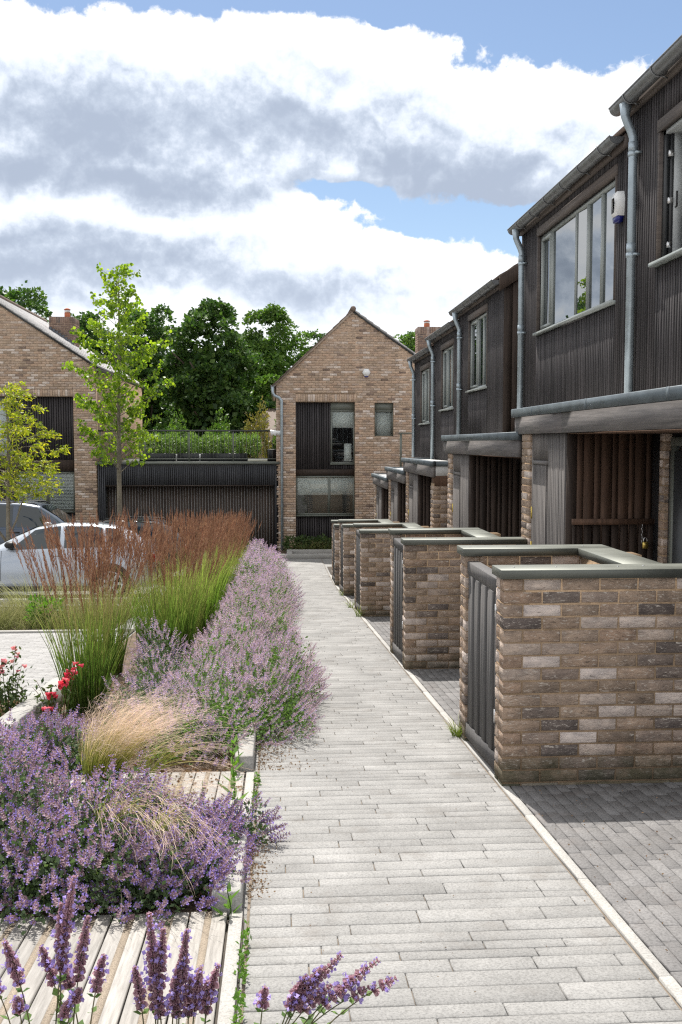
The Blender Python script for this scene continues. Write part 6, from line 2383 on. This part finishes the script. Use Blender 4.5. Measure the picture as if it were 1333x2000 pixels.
M['car_glass_body'] = mat_glass("tinted_car_window", (0.012, 0.018, 0.02), 1.7, 0.0)
HATCH = [(0.0, .38, .56, .58, .55, .50, .45), (.06, .28, .62, .66, .72, .64, .55), (.25, .20, .70, .74, .84, .76, .66), (.8, .18, .86, .90, .89, .82, .70), (1.22, .18, .93, .99, .90, .84, .68),
         (1.6, .18, .95, 1.20, .90, .845, .62), (2.0, .18, .96, 1.38, .90, .85, .60), (2.45, .18, .97, 1.455, .90, .85, .60), (3.0, .18, .98, 1.445, .90, .85, .60), (3.5, .19, 1.0, 1.39, .90, .84, .59), (3.82, .22, 1.02, 1.28, .89, .81, .57),
         (4.05, .28, 1.0, 1.06, .86, .77, .56), (4.18, .36, .80, .84, .80, .72, .60), (4.25, .45, .66, .68, .70, .62, .55)]
BH = {'ws': (1.28, 1.98), 'rw': (3.62, 4.0), 'mirror': M['trim'], 'handles': (2.42, 3.32), 'hm': M['silver_paint'], 'shut': (1.42, 2.52, 3.3)}
car('parked_car', "silver white hatchback with black mirror, half hidden by the russet reed grass", -6.50, 19.45, -1, HATCH, M['silver_paint'], [(1.50, 2.48, 1.98, 2.46), (2.56, 3.30, 2.54, 3.22), (3.36, 3.72, 3.28, 3.5)], ((.82, .32), (3.42, .32)), BH, 1.62)
BH3 = dict(BH, mirror=M['trim'], hm=M['black_paint'])
car('parked_car', "black car whose roof rails just show behind the silver hatchback", -6.25, 23.9, -1, HATCH, M['black_paint'], [(1.50, 2.48, 1.98, 2.46), (2.56, 3.30, 2.54, 3.22), (3.36, 3.72, 3.28, 3.5)], ((.82, .32), (3.42, .32)), BH3, 1.62, (2.2, 3.6))
SUV = [(0.0, .45, .80, .82, .70, .62, .55), (.06, .34, .90, .93, .82, .74, .62), (.3, .28, .98, 1.02, .90, .83, .70), (.9, .26, 1.04, 1.08, .92, .86, .74), (1.3, .26, 1.06, 1.12, .92, .87, .72),
       (1.62, .26, 1.07, 1.38, .92, .875, .70), (2.05, .26, 1.08, 1.66, .92, .88, .69), (2.5, .26, 1.09, 1.74, .92, .88, .69), (3.3, .26, 1.1, 1.77, .92, .88, .69), (4.2, .26, 1.1, 1.74, .92, .87, .68), (4.5, .30, 1.1, 1.62, .91, .85, .66), (4.66, .36, 1.05, 1.15, .88, .82, .68), (4.74, .45, .9, .92, .80, .74, .62)]
BHS = {'ws': (1.36, 2.02), 'rw': (4.46, 4.62), 'mirror': M['lamp_clear'], 'handles': (2.62, 3.62), 'hm': M['trim'], 'shut': (1.5, 2.68, 3.7)}
car('parked_car', "dark blue off-roader with roof rails parked by the left house", -4.15, 27.15, 1, SUV, M['navy_paint'], [(1.62, 2.6, 2.08, 2.58), (2.72, 3.6, 2.72, 3.58), (3.72, 4.35, 3.72, 4.25)], ((.95, .37), (3.7, .37)), BHS, 1.78, (2.1, 4.2))


# ------------------------------------------------------------------ young street trees
M['bark'] = mat_wood("smooth_grey_bark", (0.12, 0.105, 0.08), (0.26, 0.23, 0.18), (6, 6, 6), 0.85, 0.05, 0.3)
M['bark_dark'] = mat_wood("dark_bark", (0.045, 0.036, 0.028), (0.10, 0.08, 0.06), (5, 5, 1.2), 0.9, 0.05, 0.5)
M['poplar_leaf'] = mat_leaf("yellow_green_round_leaf", [(0.10, 0.20, 0.025), (0.19, 0.32, 0.035), (0.33, 0.46, 0.055), (0.14, 0.25, 0.03)], 0.58, 0.42, 2, (1.3, 1.25, 0.4), 0.4)
M['acer_leaf'] = mat_leaf("golden_green_leaf", [(0.14, 0.21, 0.022), (0.24, 0.33, 0.032), (0.36, 0.42, 0.05), (0.44, 0.43, 0.06)], 0.56, 0.45, 2, (1.3, 1.2, 0.4), 0.4)
ROUND_V = np.array([(0, 0, 0), (.34, .05, .18), (.48, .09, .5), (.26, .05, .86), (0, 0, 1.0), (-.26, .05, .86), (-.48, .09, .5), (-.34, .05, .18)])
ROUND_F = np.array([(0, 1, 2, 3), (0, 3, 4, 5), (0, 5, 6, 7)])
NARROW_V = np.array([(0, 0, 0), (.17, .03, .3), (.16, .05, .6), (0, 0.10, 1.0), (-.16, .05, .6), (-.17, .03, .3)])
NARROW_F = np.array([(0, 1, 2, 3), (0, 3, 4, 5)])


def young_tree(name, label, x, y, h, base, prof, nb, per, size, leaf, mat, seed, angle=0.75, droop=0.0, trunk_r=0.055, fork=None, horiz=False):
    rg = np.random.default_rng(seed)
    z0 = gz(y)
    t = thing(name, label, 'tree', (x, y, z0))
    wood = MB()
    wob = lambda q: (0.05 * math.sin(q * 4 + seed), 0.04 * math.cos(q * 3 + seed))
    tp = [(x + wob(q)[0] * q, y + wob(q)[1] * q, z0 - .05 + (h * .98) * q) for q in np.linspace(0, 1, 14)]
    wood.tube(tp, [trunk_r * (1 - q) ** .8 + .006 for q in np.linspace(0, 1, 14)], 8)
    LP, LD = [], []
    for b in range(nb):
        q = base + (1 - base) * ((b + rg.uniform(0, 1)) / nb) * .97
        o = np.array([x + wob(q)[0] * q, y + wob(q)[1] * q, z0 + h * q])
        az = b * 2.399 + rg.uniform(-.4, .4)
        R = prof((q - base) / (1 - base)) * rg.uniform(.62, 1.12)
        d = np.array([math.cos(az), math.sin(az), 0])
        el = angle * rg.uniform(.7, 1.25)
        npt = 8
        pts = []
        for i in range(npt):
            f = i / (npt - 1)
            p = o + d * R * f + np.array([0, 0, R * (math.tan(el) * f * .8 - droop * f * f)])
            p += rg.normal(size=3) * .02 * f
            pts.append(p)
        wood.tube([tuple(p) for p in pts], [max(.0035, .016 * (1 - i / npt) * (1 - q * .5)) for i in range(npt)], 5, cap=False)
        ntw = max(3, int(R * 7))
        for k in range(ntw):
            f = rg.uniform(.2, 1.0) if k else 1.0
            i = min(npt - 2, int(f * (npt - 1)))
            p = pts[i] + (pts[i + 1] - pts[i]) * (f * (npt - 1) - i)
            td = d * rg.uniform(.2, .9) + np.array([-d[1], d[0], 0]) * rg.uniform(-1, 1) + np.array([0, 0, rg.uniform(-.1, .8) if not horiz else rg.uniform(-.25, .3)])
            td /= np.linalg.norm(td)
            L = rg.uniform(.16, .38)
            e = p + td * L
            wood.tube([tuple(p), tuple((p + e) / 2 + [0, 0, .015]), tuple(e)], [.005, .004, .0025], 4, cap=False)
            for m in range(int(per * rg.uniform(.7, 1.3))):
                g = rg.uniform(.15, 1.05)
                LP.append(p + td * L * g + rg.normal(size=3) * .035)
                if horiz:
                    dd = td * .6 + rg.normal(size=3) * .55 + np.array([0, 0, -.35])
                else:
                    dd = rg.normal(size=3) * .7 + np.array([0, 0, -.7])
                LD.append(dd)
    if fork:
        for (fx, fz, fr) in fork:
            wood.tube([(x, y, z0 + fz), (x + fx * .5, y, z0 + fz + .35), (x + fx, y + .05, z0 + fz + .9)], [fr, fr * .8, fr * .4], 6)
    wood.build('trunk', M['bark'], t, smooth=True)
    LP, LD = np.array(LP), np.array(LD)
    mb = MB()
    scatter(mb, leaf[0], leaf[1], LP, rot_from_dirs(LD, rg.uniform(0, 6.28, len(LP))), rg.uniform(.65, 1.2, len(LP)) * size)
    mb.build('crown', mat, t)
    return t


young_tree('poplar_tree', "slender young poplar with yellow-green round leaves before the garage", -3.96, 25.5, 7.65, 0.32,
           lambda f: np.interp(f, [0, .08, .3, .45, .62, .8, 1.0], [.75, 1.0, 1.18, 1.15, .66, .45, .2]), 88, 15.0, 0.082, (ROUND_V, ROUND_F), M['poplar_leaf'], 601, 0.72, 0.0, 0.07)
young_tree('maple_tree', "small golden-green tree at the left edge in front of the dark off-roader", -5.95, 22.45, 4.55, 0.40,
           lambda f: np.interp(f, [0, .15, .4, .7, 1.0], [.85, 1.15, 1.05, .62, .25]), 56, 24, 0.09, (NARROW_V, NARROW_F), M['acer_leaf'], 602, 0.45, 0.12, 0.055, [(-.5, .95, .035), (.35, 1.1, .03)], True)

# ------------------------------------------------------------------ big trees behind the houses
M['wood_leaf'] = mat_leaf("woodland_leaf", [(0.028, 0.066, 0.022), (0.05, 0.105, 0.03), (0.08, 0.15, 0.038), (0.12, 0.195, 0.046)], 0.30, 0.5, .35, (1.1, 1.3, .5), 0.35)
M['wood_leaf_light'] = mat_leaf("lighter_woodland_leaf", [(0.05, 0.11, 0.026), (0.085, 0.165, 0.034), (0.13, 0.22, 0.045), (0.17, 0.26, 0.055)], 0.34, 0.5, .35, (1.1, 1.3, .5), 0.35)
M['olive_leaf'] = mat_leaf("olive_yellow_leaf", [(0.12, 0.13, 0.03), (0.20, 0.19, 0.05), (0.28, 0.22, 0.08)], 0.35, 0.5, .6)


def big_tree(label, px, py_top, half_px, Y, n, mat, seed, base_frac=0.08, name='broadleaf_tree', group='trees behind the houses', lobes=110, size=0.185):
    rg = np.random.default_rng(seed)
    k = Y / 1944
    x = (px - 540) * k
    zt = (866 - py_top) * k
    z0 = -3.45
    h = zt - z0
    r = half_px * k
    t = thing(name, label, 'tree', (x, Y, z0), group)
    tr = MB()
    tr.tube([(x, Y, z0), (x + .1, Y, z0 + h * .3), (x, Y, z0 + h * .75)], [.32, .24, .08], 8)
    for i in range(7):
        a = rg.uniform(0, 6.28)
        q = rg.uniform(.25, .6)
        tr.tube([(x, Y, z0 + h * q), (x + math.cos(a) * r * .4, Y + math.sin(a) * r * .4, z0 + h * (q + .12)), (x + math.cos(a) * r * .75, Y + math.sin(a) * r * .75, z0 + h * (q + .2))], [.12, .08, .03], 6)
    tr.build('trunk', M['bark_dark'], t)
    # layered sprays: flattened pads of leaves stepped up and round the crown
    pads = lobes
    u = rg.uniform(0.02, 1.0, pads) ** .85
    env = r * np.sqrt(np.clip(1 - ((u - .40) / .64) ** 2, .02, 1)) * (1 + .16 * np.sin(u * 17 + seed))
    az = rg.uniform(0, 6.28, pads)
    pr = r * rg.uniform(.16, .36, pads) * (1.1 - .35 * u)
    cr_ = np.clip(env * rg.uniform(.55, 1.12, pads) - pr * .5, 0, None)
    z1 = z0 + h * base_frac
    zc = z0 + h * (base_frac + (1 - base_frac) * .48)
    hz = h * (1 - base_frac) * .5
    C = np.stack([x + cr_ * np.cos(az), Y + cr_ * np.sin(az), z1 + (zt - z1 - pr * .3) * u], 1)
    idx = rg.choice(pads, n, p=pr ** 2 / (pr ** 2).sum())
    a2 = rg.uniform(0, 6.28, n)
    q = np.sqrt(rg.uniform(0, 1, n)) * (1 + .22 * np.sin(a2 * 3 + idx))
    lift = rg.normal(size=n) * .16 + (.32 - .62 * q ** 2)
    P = C[idx] + np.stack([pr[idx] * q * np.cos(a2), pr[idx] * q * np.sin(a2), pr[idx] * lift], 1)
    d = np.stack([np.cos(a2) * q, np.sin(a2) * q, np.full(n, .15)], 1)
    dirs = d + rand_dirs(n, -.2, rg) * .7
    mb = MB()
    scatter(mb, LEAF_V * np.array([1.25, 1, 1]), LEAF_F, P, rot_from_dirs(dirs, rg.uniform(0, 6.28, n)), rg.uniform(.5, 1.4, n) * size)
    # inner mass
    n2 = n // 4
    Di = rand_dirs(n2, 0, rg)
    qi = rg.uniform(0, .8, n2)[:, None]
    Pi = np.array([x, Y, zc]) + Di * qi * np.array([r, r, hz]) * .86
    scatter(mb, LEAF_V * np.array([1.4, 1, 1]), LEAF_F, Pi, rot_from_dirs(rand_dirs(n2, 0, rg), rg.uniform(0, 6.28, n2)), rg.uniform(1.2, 2.2, n2) * size)
    mb.build('crown', mat, t)
    return t


sheet('lawn', -60, 60, [36, 44, 60, 100, 160], 0.02, mat_simple("rough_lawn", (0.06, 0.085, 0.025), .9, 0, .2, .35, 3))
BT = [("tall dark tree behind the left house's ridge, spreading past the frame", 40, 562, 120, 48, 11000, 'wood_leaf', .25),
      ("dark tree between the left chimney and the young poplar", 190, 622, 88, 52, 9000, 'wood_leaf', .1),
      ("dark rounded tree right behind the young poplar's top", 296, 606, 92, 56, 11000, 'wood_leaf', .06),
      ("largest dark dense tree in the gap above the roof terrace", 416, 598, 100, 50, 16000, 'wood_leaf', .04),
      ("lighter green tall tree left of the brick gable", 528, 604, 84, 60, 12000, 'wood_leaf_light', .08),
      ("dark tree hugging the left slope of the brick gable", 622, 648, 84, 64, 8500, 'wood_leaf', .1),
      ("bright tree top showing right of the gable by the chimney", 800, 652, 72, 58, 7000, 'wood_leaf_light', .15),
      ("dark low tree behind the gap, left of the largest tree", 340, 655, 76, 62, 8500, 'wood_leaf', .04),
      ("mid green tree filling the gap between the largest tree and the gable", 488, 660, 70, 66, 9000, 'wood_leaf', .04),
      ("lower bright tree beside the gable's downpipe", 530, 735, 46, 50.5, 5500, 'wood_leaf_light', .05)]
for i, (lab, px, py, hw, Y, n, mt, bf) in enumerate(BT):
    big_tree(lab, px, py, hw, Y, int(n * 2.3), M[mt], 700 + i, bf)
# trees across the car park, seen only in the upstairs windows' reflections
for i, (x, y, h, lab) in enumerate(((-17, 30, 9.5, "broad tree beyond the car park, left of the brick houses"), (-19, 20, 8.5, "tree across the car park, reflected in the upstairs windows"))):
    big_tree(lab, 540 + x * 1944 / y, 866 - (h - 3.4) * 1944 / y, 3.2 * 1944 / y, y, 6000, M['wood_leaf_light'], 740 + i, .15)
for i, (px, py, hw, Y, lab) in enumerate(((505, 805, 30, 45, "olive yellow shrub before the far bungalow roof"), (430, 822, 40, 44, "low green shrub beyond the terrace rail, right of centre"), (350, 826, 50, 44, "low green shrub beyond the terrace rail, left of centre"), (560, 800, 40, 47, "dark shrub beside the far bungalow roof"))):
    k = Y / 1944
    shrub(lab, (px - 540) * k, Y, -3.4, hw * k, 3.4 + (866 - py) * k, 3200, .14, M['olive_leaf'] if i == 0 else M['wood_leaf_light'], 760 + i, 'garden_shrub', 'garden shrubs beyond the roof terrace')
# the far bungalow roof
t = thing('bungalow', "small brown roofed bungalow glimpsed between trees and gable", 'house', (-0.4, 49, -3.4))
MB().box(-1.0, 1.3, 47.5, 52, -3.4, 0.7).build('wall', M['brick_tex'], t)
b = MB()
b.add([(-1.3, 47.2, .65), (1.6, 47.2, .65), (1.6, 52.3, .65), (-1.3, 52.3, .65), (-.25, 49.7, 1.95), (0.6, 49.7, 1.95)], [(0, 1, 5, 4), (1, 2, 5), (2, 3, 4, 5), (3, 0, 4)])
b.build('roof', M['tile_brown'], t)
